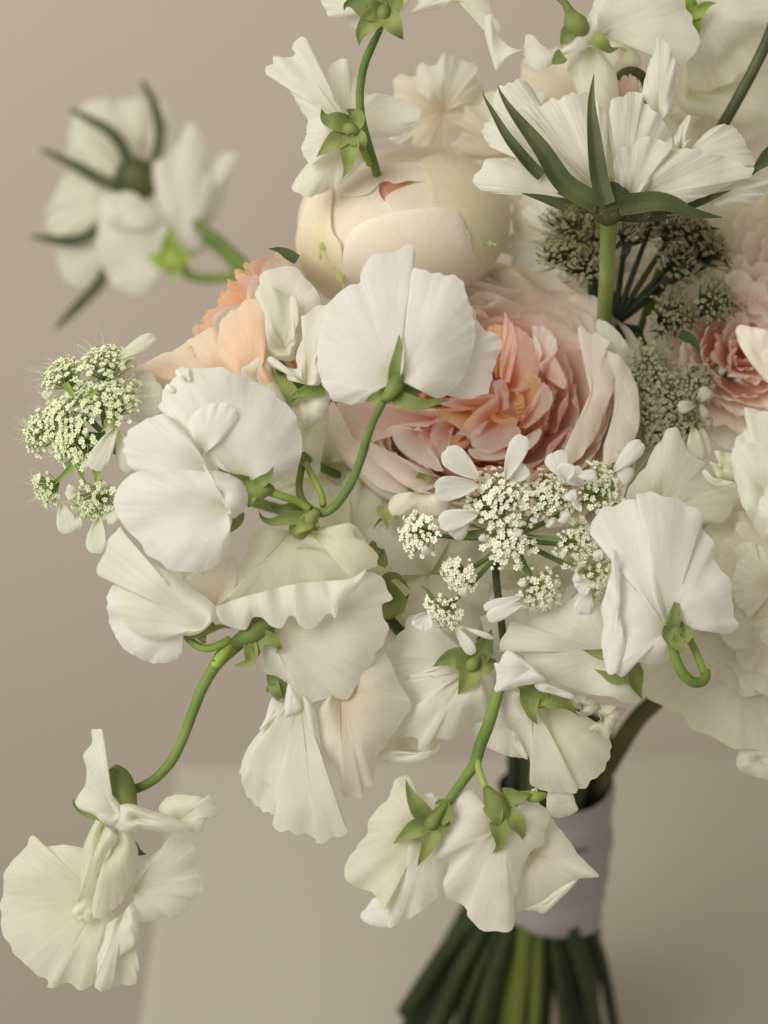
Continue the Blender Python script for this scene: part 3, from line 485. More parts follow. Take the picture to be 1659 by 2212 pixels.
# ================================================================ single sweet peas of the lower half
b1 = thing('sweet_pea', 'white sweet pea drooping in two long folds with a tan stained cone beside', 'sweet pea', (625, 1480, -6))
petal(b1, 'o', (640, 1490), [(600, 1520), (578, 1550), (572, 1570), (545, 1600), (524, 1640), (520, 1680), (535, 1720), (560, 1745), (592, 1757), (610, 1700), (640, 1600)], -4, WHITE, tilt=(0, .3), cup=1.5, ruf=1.3, rf=(2, 5), name='standard_petal')
petal(b1, 'o', (646, 1495), [(622, 1510), (590, 1560), (560, 1600), (540, 1630), (545, 1665), (572, 1690), (590, 1700), (594, 1745), (592, 1790), (640, 1800), (682, 1808), (686, 1822), (745, 1802), (749, 1790), (722, 1750), (704, 1690), (692, 1600), (682, 1540), (665, 1510)], 0, WHITE, tilt=(0, .5), cup=2.4, ruf=2.0, rf=(2, 5), name='standard_petal')
petal(b1, 'o', (735, 1490), [(690, 1520), (684, 1560), (694, 1600), (712, 1635), (736, 1680), (740, 1718), (762, 1722), (784, 1720), (786, 1700), (806, 1692), (812, 1640), (840, 1600), (884, 1535), (888, 1520), (860, 1470), (830, 1410), (790, 1430)], -3, TAN, tilt=(0, .4), cup=3.4, ruf=1.2, rf=(1, 2.5), name='wing_petal')
petal(b1, 'G2', (1085, 1030), [(1055, 960), (1078, 965), (1110, 1010), (1135, 1080), (1115, 1110), (1075, 1128), (1045, 1130), (1038, 1080)], 3, COOL, cup=1, ruf=.5, closed=True, nu=40, name='keel_petal')
petal(b1, 'G2', (990, 1110), [(968, 1035), (1010, 1045), (1045, 1060), (1060, 1140), (960, 1170), (900, 1210), (935, 1140)], -2, COOL, cup=.8, ruf=.6, closed=True, nu=40, name='wing_petal')
calyx(b1, 'G2', [(960, 890, -4), (985, 930, -1), (1010, 970, 0), (1040, 1020, 0)], [1.2, 2.6, 3.4, 3.0], -2, [[(990, 990, 3), (965, 985, 3), (938, 1000, 2)], [(975, 950, 3), (1000, 1000, 4), (1040, 1040, 2)]], sw=4)
core_stem(b1, *q('G2', (960, 890)), -7)
b2 = thing('sweet_pea', 'white sweet pea facing away, star of four green sepals beneath the lace flower', 'sweet pea', (1010, 1430, -6))
petal(b2, 'G5', (600, 1390), [(400, 1430), (330, 1472), (250, 1462), (200, 1492), (155, 1462), (120, 1400), (88, 1340), (160, 1250), (210, 1190), (240, 1120), (300, 1100), (360, 1110), (440, 1190), (520, 1270), (580, 1320)], -10, WHITE, tilt=(.4, .4), cup=2.4, ruf=1.5, rf=(1, 3), name='standard_petal')
petal(b2, 'G4', (800, 120), [(610, 110), (570, 140), (510, 143), (500, 190), (460, 178), (500, 240), (532, 300), (480, 330), (430, 390), (440, 430), (480, 450), (540, 452), (545, 512), (587, 516), (592, 466), (650, 460), (710, 463), (760, 420), (820, 370), (880, 350), (900, 280), (880, 200), (850, 140)], -9, WHITE, tilt=(0, .5), cup=3.2, ruf=1.9, rf=(2, 5), name='standard_petal')
petal(b2, 'G4', (490, 510), [(430, 390), (370, 450), (345, 510), (333, 556), (420, 577), (520, 577), (600, 552), (640, 522), (655, 460), (560, 440)], -12, TAN, cup=-2.0, ruf=.8, closed=True, name='keel_petal')
petal(b2, 'G4', (470, 540), [(333, 553), (400, 520), (470, 520), (560, 530), (620, 515), (600, 555), (520, 580), (420, 580)], -8, WHITE, cup=.8, ruf=.5, closed=True, nu=44, name='wing_petal')
calyx(b2, 'G4', [(860, 40, 2), (835, 65, 3), (812, 92, 3), (800, 110, 1)], [1.2, 1.3, 2.2, 2.0], -6, [[(790, 85, 2), (730, 60, 3), (670, 75, 2), (618, 106, 1)], [(805, 110, 2), (790, 160, 3), (765, 205, 2), (738, 242, 1)], [(830, 70, 2), (860, 20, 3), (890, -30, 2), (905, -80, 1)], [(840, 100, 2), (880, 95, 3), (930, 75, 1)]], sw=7)
core_stem(b2, *q('G4', (860, 40)), -5)
b3 = thing('sweet_pea', 'white sweet pea with a broad pleated fan spread under the lace flower', 'sweet pea', (1240, 1420, -6))
petal(b3, 'G5', (1430, 1340), [(860, 1320), (790, 1330), (800, 1250), (830, 1190), (880, 1150), (950, 1160), (1040, 1100), (1120, 1060), (1200, 1020), (1260, 985), (1330, 990), (1400, 1050), (1500, 1200), (1560, 1400), (1620, 1590), (1590, 1650), (1450, 1600), (1300, 1580), (1100, 1500), (1000, 1430), (950, 1380)], -3, WHITE, tilt=(.2, .2), cup=2.2, ruf=1.6, rf=(2, 5), rib=.12, name='standard_petal', closed=True)
petal(b3, 'G5', (960, 1440), [(755, 1400), (780, 1395), (830, 1322), (900, 1350), (1000, 1420), (1030, 1460), (1060, 1505), (900, 1540), (800, 1567), (755, 1562), (768, 1480)], 3, COOL, tilt=(.3, 0), cup=1.4, ruf=.8, rf=(1, 3), closed=True, name='wing_petal')
petal(b3, 'G4', (1220, 230), [(1115, 195), (1150, 180), (1230, 210), (1310, 245), (1290, 265), (1200, 240), (1140, 225)], 1, COOL, cup=.6, ruf=.5, closed=True, nu=44, name='keel_petal')
core_stem(b3, *q('G5', (1430, 1340)), -6)
leaf(b3, 'G5', [(1440, 1350), (1390, 1345), (1340, 1335), (1282, 1318)], 3.4, G_SEPAL, 2)
leaf(b3, 'G5', [(1560, 1480), (1470, 1490), (1410, 1460), (1352, 1434)], 4, G_SEPAL, 1)
leaf(b3, 'G5', [(1560, 1400), (1590, 1480), (1610, 1550), (1645, 1620)], 6.5, G_SEPAL, 0, twist=.6)
b4 = thing('sweet_pea', 'white sweet pea with green sepals drooping in front of the ribbon', 'sweet pea', (1150, 1500, -10))
petal(b4, 'G4', (1110, 270), [(1000, 215), (940, 240), (930, 330), (970, 400), (1040, 440), (1080, 530), (1100, 600), (1095, 680), (1170, 715), (1260, 725), (1330, 708), (1260, 590), (1200, 480), (1150, 380)], -8, WHITE, tilt=(.2, .4), cup=2.4, ruf=1.6, rf=(1.5, 3), name='standard_petal')
petal(b4, 'G4', (1140, 260), [(1130, 370), (1200, 500), (1260, 590), (1330, 705), (1420, 650), (1470, 590), (1490, 520), (1480, 440), (1420, 380), (1300, 310), (1220, 270)], -11, CREAMW, tilt=(.1, .4), cup=3.0, ruf=1.2, rf=(1, 2.5), name='standard_petal')
petal(b4, 'G4', (1250, 720), [(1190, 712), (1175, 800), (1200, 840), (1250, 847), (1327, 815), (1320, 780), (1292, 722)], -10, WHITE, cup=1, ruf=.9, rf=(2, 4), closed=True, nu=44, name='keel_petal')
petal(b4, 'G4', (1000, 400), [(850, 365), (800, 390), (850, 470), (920, 520), (1000, 547), (1085, 547), (1060, 440), (990, 330), (900, 320)], -13, WHITE, cup=1.5, ruf=1.2, closed=True, name='wing_petal')
petal(b4, 'G4', (1030, 460), [(1000, 425), (1020, 430), (1060, 500), (1085, 560), (1050, 545), (1000, 480)], -7, COOL, cup=.6, ruf=.3, closed=True, nu=36, name='wing_petal')
calyx(b4, 'G4', [(1040, 180, -2), (1085, 210, 0), (1130, 240, 1), (1160, 280, 0)], [1.4, 2.8, 3.6, 3.0], -6, [[(1090, 215, 2), (1095, 280, 3), (1105, 340, 3), (1130, 390, 1)], [(1130, 230, 2), (1200, 265, 3), (1270, 290, 2), (1330, 345, 1)], [(1120, 250, 3), (1170, 270, 3), (1200, 290, 2)]], sw=6.5)
core_stem(b4, *q('G4', (1040, 180)), -9)
b5 = thing('withered_petals', 'crumpled dried cream petals caught between two white sweet peas', 'petals', (1290, 1500, -4))
petal(b5, 'G4', (1350, 300), [(1295, 265), (1340, 250), (1400, 270), (1440, 300), (1400, 340), (1330, 352), (1345, 310)], -4, WITHER, cup=1.4, ruf=1.6, rf=(3, 7), closed=True, nu=50, frill=.05)
petal(b5, 'G4', (1450, 360), [(1410, 290), (1470, 290), (1550, 310), (1560, 330), (1520, 380), (1490, 440), (1480, 468), (1430, 435), (1385, 425), (1400, 390), (1440, 370), (1420, 330)], -5, WITHER, cup=1.4, ruf=2.0, rf=(3, 7), closed=True, nu=60, frill=.06)
b6 = thing('sweet_pea', 'white sweet pea on a hooked green stem, its tall banner folded down the middle', 'sweet pea', (1460, 1380, 6))
petal(b6, 'G6', (700, 1360), [(620, 1250), (560, 1130), (530, 1000), (515, 850), (510, 700), (505, 572), (580, 560), (720, 590), (830, 640), (905, 710), (890, 760), (960, 850), (970, 960), (1000, 1020), (1065, 1080), (1075, 1200), (1085, 1300), (1118, 1340), (1110, 1370), (1035, 1410), (950, 1380), (850, 1345), (790, 1350)], 9, COOL, tilt=(-.3, .5), cup=3.2, ruf=1.5, rf=(1.5, 3.5), name='standard_petal', zb=1)
petal(b6, 'G6', (690, 1380), [(640, 1260), (560, 1120), (525, 980), (510, 800), (500, 600), (400, 630), (320, 640), (250, 710), (218, 790), (230, 820), (310, 850), (365, 900), (350, 980), (345, 1060), (310, 1180), (288, 1260), (305, 1340), (295, 1430), (300, 1530), (330, 1640), (365, 1635), (405, 1670), (440, 1650), (470, 1590), (500, 1575), (600, 1590), (680, 1570), (708, 1500), (705, 1440)], 6, COOL, tilt=(.5, .3), cup=3.4, ruf=2.0, rf=(1.5, 3.5), name='standard_petal', zb=3)
petal(b6, 'G6', (400, 1300), [(365, 900), (400, 960), (380, 1050), (350, 1150), (375, 1240), (370, 1400), (440, 1480), (400, 1600), (375, 1640), (330, 1642), (300, 1530), (293, 1430), (305, 1340), (287, 1260), (310, 1180), (342, 1060)], 10, COOL, cup=.8, ruf=1.2, rf=(4, 8), closed=True, name='rolled_lip')
calyx(b6, 'G6', [(725, 1495, 0), (735, 1450, 1), (745, 1400, 1), (735, 1350, 0)], [1.5, 2.6, 3.2, 2.6], 10, [[(720, 1400, 2), (725, 1330, 3), (735, 1250, 2), (755, 1170, 0)], [(730, 1440, 3), (760, 1480, 4), (798, 1535, 4)], [(770, 1380, 2), (800, 1400, 3), (790, 1440, 4), (730, 1450, 4)], [(700, 1370, 2), (690, 1420, 3), (715, 1500, 3)]], sw=4.2)
stemp(b6, 'G6', [(722, 1490, 11), (738, 1560, 11), (770, 1630, 11), (820, 1685, 10), (870, 1700, 9), (912, 1675, 8), (918, 1625, 7)], [1.25, 1.3, 1.35, 1.35, 1.35, 1.3, 1.1], G_STEM, hairs=160)
stemp(b6, 'G6', [(905, 1640, 7), (880, 1570, 7), (850, 1500, 6), (815, 1430, 4), (790, 1370, 0), (770, 1330, -6)], .95, G_PED, name='pedicel')
core_stem(b6, *q('G6', (770, 1330)), -7)
b7 = thing('sweet_pea', 'greenish white sweet pea with a peaked back petal behind the folded banner', 'sweet pea', (1400, 1080, -22))
petal(b7, 'G6', (640, 660), [(440, 590), (460, 520), (560, 395), (600, 300), (650, 250), (680, 180), (720, 168), (760, 190), (785, 260), (800, 300), (860, 350), (910, 380), (900, 440), (930, 500), (980, 532), (1040, 522), (1098, 500), (1115, 570), (1080, 640), (1060, 700), (1000, 750), (950, 740), (800, 760), (600, 740), (480, 680)], -20, GREENW, tilt=(0, .4), cup=2.4, ruf=1.9, rf=(2, 5), closed=True, name='standard_petal')
petal(b7, 'G6', (960, 470), [(895, 440), (935, 498), (985, 530), (1045, 522), (1098, 500), (1060, 495), (1000, 495), (950, 470), (920, 420)], -15, WHITE, cup=.6, ruf=.6, closed=True, nu=44, name='rolled_lip')
petal(b7, 'G6', (1020, 420), [(935, 375), (990, 385), (970, 310), (1050, 320), (1110, 330), (1120, 420), (1100, 490), (1000, 480)], -24, CREAMW, cup=1, ruf=1.4, rf=(2, 5), closed=True, name='wing_petal')
core_stem(b7, *q('G6', (640, 660)), -24)
# pale blossoms filling the heart of the bunch
def filler(x, y, z, r, label, mats=(WHITE, CREAMW), n=5, axis=(0, 0), grp='pale sweet peas half hidden deep in the bunch'):
    rng = rnd(); t = thing('sweet_pea', label, 'sweet pea', (x, y, z), grp)
    for k in range(n):
        a0 = rng.uniform(-.5, .5) + k * 2 * PI / n; out = []
        for j in range(15):
            a = a0 + (j / 14 - .5) * 2.1; rr = r * (.62 + .42 * math.cos((j / 14 - .5) * 2.6)) * rng.uniform(.88, 1.1)
            out.append((x + rr * math.cos(a) + axis[0] * r, y + rr * .95 * math.sin(a) + axis[1] * r))
        petal(t, 'o', (x, y), out, z + rng.uniform(-5, 1) + k * .8, mats[k % len(mats)], cup=rng.uniform(1.5, 3.5), ruf=2.6, rf=(1, 3.5), nu=56, ntt=14, name='petal', tilt=(rng.uniform(-2, 2), rng.uniform(-2, 2)))
    core_stem(t, x, y, z - 5)
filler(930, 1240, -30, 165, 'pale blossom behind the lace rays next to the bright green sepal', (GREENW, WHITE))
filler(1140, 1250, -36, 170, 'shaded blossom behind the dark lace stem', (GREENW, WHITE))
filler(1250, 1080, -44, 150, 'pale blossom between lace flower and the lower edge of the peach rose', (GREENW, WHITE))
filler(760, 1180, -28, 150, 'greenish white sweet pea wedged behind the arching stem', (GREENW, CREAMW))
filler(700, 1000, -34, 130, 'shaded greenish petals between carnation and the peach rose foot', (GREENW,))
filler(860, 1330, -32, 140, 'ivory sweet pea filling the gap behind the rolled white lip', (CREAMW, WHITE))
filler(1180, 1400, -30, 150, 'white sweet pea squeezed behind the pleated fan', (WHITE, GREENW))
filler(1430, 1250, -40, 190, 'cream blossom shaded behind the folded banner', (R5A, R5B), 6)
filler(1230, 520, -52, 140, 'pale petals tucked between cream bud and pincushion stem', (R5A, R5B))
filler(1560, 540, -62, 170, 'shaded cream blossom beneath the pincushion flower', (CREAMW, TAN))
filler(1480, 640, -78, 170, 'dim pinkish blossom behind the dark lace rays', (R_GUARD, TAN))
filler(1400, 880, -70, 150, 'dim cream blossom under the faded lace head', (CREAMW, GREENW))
# small leaves between the flowers
sg = thing('green_sepal', 'curled bright green sepal standing by the umbel rays', 'leaf', (855, 1300, -10))
leaf(sg, 'G5', [(90, 1060), (180, 1050), (150, 980), (105, 900), (170, 880), (250, 960)], 6, G_SEPAL, -10, name='leaf', twist=.8)
leaf(sg, 'G5', [(60, 1080), (130, 1090), (200, 1040), (245, 980)], 4.5, G_SEPAL, -13, name='leaf')
stemp(sg, 'G5', [(120, 1140, -22), (160, 1175, -24), (210, 1220, -28), (420, 1300, -50)], 1.6, G_LOW)
sg = thing('green_sepal', 'small green leaf tip peeping between white petals below the arching stem', 'leaf', (805, 1190, -12))
leaf(sg, 'G2', [(1490, 215), (1530, 235), (1570, 230)], 5, G_SEPAL, -12, name='leaf'); leaf(sg, 'G2', [(1540, 310), (1560, 270), (1575, 225)], 6, G_SEPAL, -13, name='leaf')
# ================================================================ MAIN ROSE
r1 = thing('garden_rose', 'large open peach pink garden rose with a quartered apricot heart', 'rose', (1050, 860, -46))
H = Head(1046, 886, -47, (.03, .30, .95), 0, 1.31, 1.17)
rg = random.Random(11)
for k, (ph, w_, r_, h_) in enumerate(((-.15, .75, 41, 5), (1.0, .7, 40, 6), (2.2, .7, 39, 4), (3.35, .75, 41, 5), (4.45, .72, 43, 1), (5.45, .7, 42, 3))):
    rpetal(r1, H, ph, w_, 7, r_ - 4, -16, h_ + 1, R_GUARD, bulge=8, curl=1.2, ruf=1.3, p=.9, nu=40, nv=22, name='guard_petal')
def ring(n, r_, h_, mat, w_, ph0, bulge, curl, ruf, r0=6, h0=-12, jr=1.2, jh=1.5, nm='petal'):
    for k in range(n):
        rpetal(r1, H, ph0 + k * 2 * PI / n + rg.uniform(-.3, .3), w_ * rg.uniform(.75, 1.2), r0, r_ + rg.uniform(-jr, jr), h0, h_ + rg.uniform(-jh, jh), mat, bulge=bulge, curl=curl * rg.uniform(.4, 1.3), ruf=ruf, p=.8, qh=.9, nu=44, nv=20, notch=rg.uniform(0, .12), name=nm, ck=1.1, round_=.2)
ring(6, 35.0, 9.0, R_GUARD, .76, .3, 7, .6, 1.5, nm='outer_petal')
ring(6, 33.0, 11.0, R_GUARD, .74, .85, 7, .3, 1.4, nm='outer_petal')
ring(6, 31.0, 12.6, R_GUARD, .72, .1, 7, 0, 1.3, nm='outer_petal')
ring(6, 28.8, 13.6, R_OUT, .70, .5, 6.5, -.3, 1.2)
ring(6, 26.6, 14.0, R_OUT, .70, .05, 6, -.4, 1.1)
ring(6, 24.4, 13.8, R_OUT, .68, .6, 6, -.4, 1.0)
ring(5, 22.2, 13.2, R_MID, .76, .2, 5.5, -.4, 1.0)
ring(5, 20.0, 12.4, R_MID, .76, .8, 5, -.3, .9)
ring(5, 17.6, 11.2, R_MID, .74, .3, 4.5, -.2, .9, r0=5)
ring(5, 14.5, 9.4, R_IN, .6, .7, 2.4, .2, .8, r0=4)
ring(6, 8, 3.5, R_IN, .8, .2, 1.5, .3, .6, r0=.4, h0=-9)
def hp(base, out, lift, mat, cup=2.6, ruf=.7, zb=-7, **kw):
    """petal rising out of the heart: claw at the rim point nearest the heart's middle, crisp outer rim"""
    k = min(range(len(out)), key=lambda i: math.dist(out[i], (870, 690))); bs = out[k]; seq = out[k + 1:] + out[:k]
    x, y = q('F5', bs); petal(r1, 'F5', bs, seq, -38.5 + lift + (y - 886) * .040, mat, tilt=(0, 4.0), cup=cup * .55, ruf=ruf, rf=(1, 3), nu=60, ntt=18, und=.5, name='heart_petal', zb=zb, drop=-.3, **kw)
hp((1010, 560), [(905, 545), (908, 450), (935, 380), (975, 312), (1010, 325), (1065, 375), (1100, 440), (1085, 530), (1040, 595), (985, 618), (940, 600)], 3.5, R_IN, 4)
hp((930, 470), [(925, 240), (945, 270), (968, 305), (985, 400), (965, 500), (950, 570), (905, 560), (910, 470), (925, 390), (940, 320)], 4.5, R_IN, 1.5)
hp((900, 430), [(845, 320), (880, 298), (930, 310), (950, 350), (935, 420), (915, 520), (890, 560), (875, 500), (900, 420), (880, 360)], 2.5, R_HEART, 1.5)
hp((1120, 400), [(1055, 310), (1110, 308), (1160, 355), (1175, 410), (1150, 450), (1110, 480), (1080, 502), (1105, 430), (1085, 370)], 6, R_OUT, 1)
hp((1150, 560), [(1085, 490), (1150, 440), (1180, 480), (1215, 560), (1205, 600), (1150, 570), (1110, 540)], 5, R_MID, 1.6)
hp((1040, 620), [(1010, 560), (1050, 533), (1088, 545), (1105, 600), (1080, 650), (1040, 690), (1010, 745), (985, 700), (1000, 640), (985, 600)], 4.0, R_HEART, 2)
for k in range(5): hp((985 + 5 * k, 650 + 16 * k), [(955 + 8 * k, 640 + 20 * k), (985 + 6 * k, 615 + 18 * k), (1015 + 4 * k, 635 + 18 * k), (1010 + 3 * k, 670 + 18 * k), (975 + 5 * k, 680 + 18 * k)], 5 - .5 * k, R_HEART, 1.2, .5)
hp((1100, 660), [(1105, 570), (1150, 620), (1145, 680), (1090, 740), (1030, 785), (990, 780), (1030, 720), (1080, 660)], 4.5, R_MID, 2)
hp((870, 680), [(868, 572), (920, 558), (945, 615), (947, 690), (900, 715), (850, 760), (790, 815), (735, 815), (740, 760), (800, 695), (880, 640), (900, 600)], 4, R_IN, 3.2)
hp((690, 735), [(600, 722), (620, 690), (690, 706), (740, 685), (775, 700), (765, 745), (735, 800), (690, 770), (640, 745)], 3.5, R_HEART, 1.6)
hp((760, 670), [(610, 660), (700, 640), (800, 630), (880, 625), (890, 640), (820, 680), (760, 700), (680, 690)], 2, R_IN, 1.5)
hp((900, 810), [(820, 765), (860, 740), (940, 745), (1000, 790), (990, 840), (940, 870), (860, 890), (775, 870), (770, 800), (810, 815)], 5.5, R_MID, 2.4)
hp((920, 730), [(860, 730), (890, 712), (940, 720), (985, 740), (980, 770), (930, 765), (880, 755)], 6, R_HEART, 1, .6)
hp((640, 830), [(600, 745), (640, 735), (690, 765), (665, 800), (670, 870), (640, 930), (600, 900), (575, 840)], 5.5, R_MID, 1.2)
hp((600, 850), [(520, 800), (560, 780), (600, 770), (610, 850), (630, 930), (590, 920), (560, 930), (530, 860)], 5, R_MID, 1.4)
for k, rr in enumerate((50, 38, 27, 16)): hp((715 + 2 * k, 846 - k), [(715 + rr * math.cos(a), 848 + rr * .72 * math.sin(a)) for a in (0.2, 1.0, 2.0, 3.0, 3.9, 4.7, 5.5)], 4 + 1.0 * k, R_HEART if k > 1 else R_IN, 1.0, .5)
hp((480, 860), [(393, 790), (425, 768), (490, 792), (520, 775), (560, 805), (565, 900), (640, 985), (560, 968), (470, 915), (415, 860)], 8, R_OUT, 2.2)
hp((470, 960), [(285, 850), (340, 872), (430, 925), (520, 990), (650, 1025), (600, 1060), (520, 1085), (420, 1020), (330, 950)], 9.5, R_OUT, 2.6)
for o_, z_ in (([(1390, 420), (1440, 430), (1490, 470), (1540, 560), (1558, 640), (1560, 760), (1530, 860), (1480, 920), (1400, 960), (1390, 880), (1420, 780), (1440, 680), (1430, 560), (1400, 500)], -30), ([(1270, 320), (1330, 330), (1415, 375), (1405, 440), (1440, 560), (1410, 680), (1370, 780), (1300, 900), (1230, 960), (1200, 900), (1270, 800), (1330, 660), (1340, 540), (1300, 440)], -29)):
    petal(r1, 'F5', (sum(p[0] for p in o_) / len(o_), sum(p[1] for p in o_) / len(o_)), o_, z_, R_GUARD, tilt=(-1.0, 3.0), cup=1.2, ruf=1.3, rf=(3, 7), frill=.03, closed=True, name='guard_petal', drop=0, und=1.8)
hp((300, 740), [(140, 672), (250, 660), (370, 668), (500, 688), (600, 690), (640, 740), (560, 780), (480, 775), (400, 770), (330, 830), (285, 858), (200, 830), (150, 760)], 7.5, R_MID, 2.4)
hp((330, 960), [(290, 862), (235, 838), (195, 850), (170, 900), (250, 990), (330, 1060), (430, 1092), (520, 1098), (600, 1104), (560, 1090), (470, 1060), (390, 1000)], 10, R_OUT, 1.8)
petal(r1, 'F5', (250, 900), [(140, 680), (108, 660), (100, 720), (112, 820), (165, 930), (255, 1030), (340, 1102), (430, 1140), (470, 1120), (400, 1060), (320, 980), (240, 890), (180, 790)], -26, R_GUARD, cup=1.5, ruf=1, closed=True, name='guard_petal')
hp((900, 900), [(760, 880), (850, 905), (950, 880), (1010, 850), (1060, 800), (1100, 790), (1080, 850), (1000, 910), (880, 935), (780, 925)], 7, R_OUT, 1.4)
for ci, (cx, cy, rr, fac) in enumerate(((8.0, 3.6, 7.2, PI * 1.1), (-1.5, 8.8, 6.4, PI * 1.5), (-8.6, .6, 6.6, .1), (-2.0, -8.2, 6.6, PI * .5), (6.6, -6.6, 6.2, PI * .75))):
    for k, f in enumerate((1.0, .8, .62, .45, .3, .16)):
        for s_ in (-1, 1):
            rpetal(r1, H, fac + PI + s_ * (.62 + .1 * k) + rg.uniform(-.15, .15), .85, rr * f * .55, rr * f, -8, 7.0 - 3.0 * (1 - f) + rg.uniform(-.8, .8), R_IN if k < 2 else R_HEART, bulge=.6, curl=.3, ruf=.45, c=(cx, cy), nu=18, nv=12, name='heart_petal', notch=rg.uniform(0, .2))
for k in range(5): rpetal(r1, H, k * 1.2566, .7, .8, 2.6 + .3 * k, -8, 5.5 + rg.uniform(-.6, .6), R_HEART, bulge=.3, curl=.2, ruf=.3, nu=16, nv=10, name='heart_petal')
core_stem(r1, 1060, 890, -68, 2.4)
leaf(r1, 'F5', [(560, 1000), (470, 1130), (350, 1210), (310, 1260)], 5, G_SEPAL, -24, name='sepal')
leaf(r1, 'o', [(830, 1090), (838, 1120), (835, 1145)], 6, petal_mat('speckled_sepal', '#a5ad62', '#bcc07c', '#aab06a', .2, spot=('#7d6a3a', .1)), -20, name='sepal')
petal(r1, 'F6', (600, 1180), [(500, 1000), (505, 915), (560, 925), (640, 985), (690, 1055), (730, 1110), (752, 1200), (755, 1300), (650, 1330), (540, 1200)], -38, GREENW, cup=.3, drop=0, ruf=.9, closed=True, name='guard_petal')
petal(r1, 'F5', (560, 1080), [(390, 1120), (380, 1160), (400, 1190), (460, 1200), (560, 1212), (640, 1200), (665, 1170), (668, 1120), (600, 1100), (520, 1090), (430, 1090)], -10, petal_mat('guard_petal_cream', '#efe3c4', '#f1e8d2', '#f0e8d4', .3, edge='#dcc69c'), cup=1.6, ruf=.8, closed=True, name='guard_petal')
# ================================================================ CREAM BUD
ELL = (868, 478, 236, 172, -52, 26)
bd = thing('rose_bud', 'fat cream rose bud with overlapping smooth petals and green streaks', 'rose bud', (868, 600, -45))
def egg(cx, cy, rx, ry, zc, rz, mat):
    V = []; F = []; n = 40; m = 18; UVs = []
    for j in range(m + 1):
        t = PI * j / m
        for i in range(n): a = 2 * PI * i / n; V.append(P(cx + rx * math.sin(t) * math.cos(a), cy + ry * math.sin(t) * math.sin(a), zc + rz * math.cos(t))); UVs.append((i / n, .6))
    for j in range(m):
        for i in range(n): F.append((j * n + i, j * n + (i + 1) % n, (j + 1) * n + (i + 1) % n, (j + 1) * n + i))
    return link('inner_petals', V, F, mat, bd, UVs)
egg(868, 480, 226, 160, -52, 24, BUD)
shell(bd, 'F2', [(790, 1005), (870, 930), (970, 885), (1080, 875), (1180, 880), (1225, 895), (1300, 950), (1200, 1000), (1060, 990), (930, 985)], ELL, -1.5, BUD, lift=1.5)
shell(bd, 'F2', [(540, 1120), (620, 1050), (720, 1010), (850, 980), (980, 975), (1080, 985), (1150, 1040), (1120, 1085), (1040, 1090), (980, 1084), (930, 1096), (890, 1103), (850, 1088), (806, 1098), (740, 1160), (640, 1180), (560, 1170)], ELL, .9, BUD, lift=.6)
shell(bd, 'F2', [(480, 1180), (540, 1090), (640, 1050), (740, 1070), (800, 1098), (798, 1150), (830, 1205), (900, 1260), (1000, 1340), (900, 1450), (700, 1520), (585, 1560), (480, 1480), (460, 1300)], ELL, .2, BUD, lift=.4)
shell(bd, 'F2', [(795, 1160), (805, 1105), (850, 1085), (900, 1098), (995, 1085), (980, 1160), (900, 1190), (830, 1215)], ELL, -1.3, petal_mat('bud_heart_petal', '#dc9468', '#e4a880', '#e8b896', .3), lift=0)
shell(bd, 'F2', [(835, 1200), (880, 1150), (940, 1125), (1030, 1098), (1130, 1100), (1160, 1200), (1130, 1330), (980, 1350), (880, 1290)], ELL, .9, BUD, lift=.5)
shell(bd, 'F2', [(1040, 975), (1120, 930), (1220, 920), (1320, 945), (1420, 1000), (1500, 1080), (1560, 1160), (1590, 1260), (1580, 1400), (1520, 1540), (1440, 1650), (1380, 1640), (1360, 1500), (1300, 1330), (1240, 1260), (1110, 1245), (1100, 1150), (1085, 1050)], ELL, 1.6, BUDG)
shell(bd, 'F2', [(600, 1440), (650, 1370), (730, 1320), (850, 1280), (1000, 1255), (1140, 1245), (1250, 1260), (1300, 1320), (1340, 1420), (1370, 1520), (1420, 1600), (1400, 1690), (1300, 1740), (1000, 1780), (760, 1790), (620, 1740), (580, 1620), (585, 1520)], ELL, 2.8, BUD, lift=.6)
shell(bd, 'F2', [(300, 1440), (320, 1340), (360, 1220), (400, 1150), (460, 1102), (510, 1110), (520, 1180), (510, 1280), (520, 1390), (570, 1470), (582, 1600), (590, 1720), (520, 1800), (450, 1760), (370, 1680), (320, 1570)], ELL, 2.0, BUDG, lift=.8)
for p_, m_ in (([(450, 1560), (450, 1500), (480, 1440), (520, 1390)], 1.8), ([(600, 1750), (560, 1650), (540, 1590), (510, 1620)], 2.4), ([(1420, 1455), (1470, 1460), (1515, 1475)], 1.7), ([(1312, 1350), (1335, 1400), (1350, 1440)], .8)):
    x, y = q('F2', p_[1]); d = min(.95, ((x - ELL[0]) / ELL[2]) ** 2 + ((y - ELL[1]) / ELL[3]) ** 2)
    leaf(bd, 'F2', p_, m_, petal_mat('green_streak', '#a4ac52', '#b5bb68', '#b9bf78', .2), ELL[4] + ELL[5] * math.sqrt(1 - d) + 4.0, name='green_streak', fold=.1, prof=lambda t: math.sin(PI * min(.99, t + .05)) * (.6 + .4 * math.sin(17 * t)))
core_stem(bd, 880, 600, -62, 2.2)
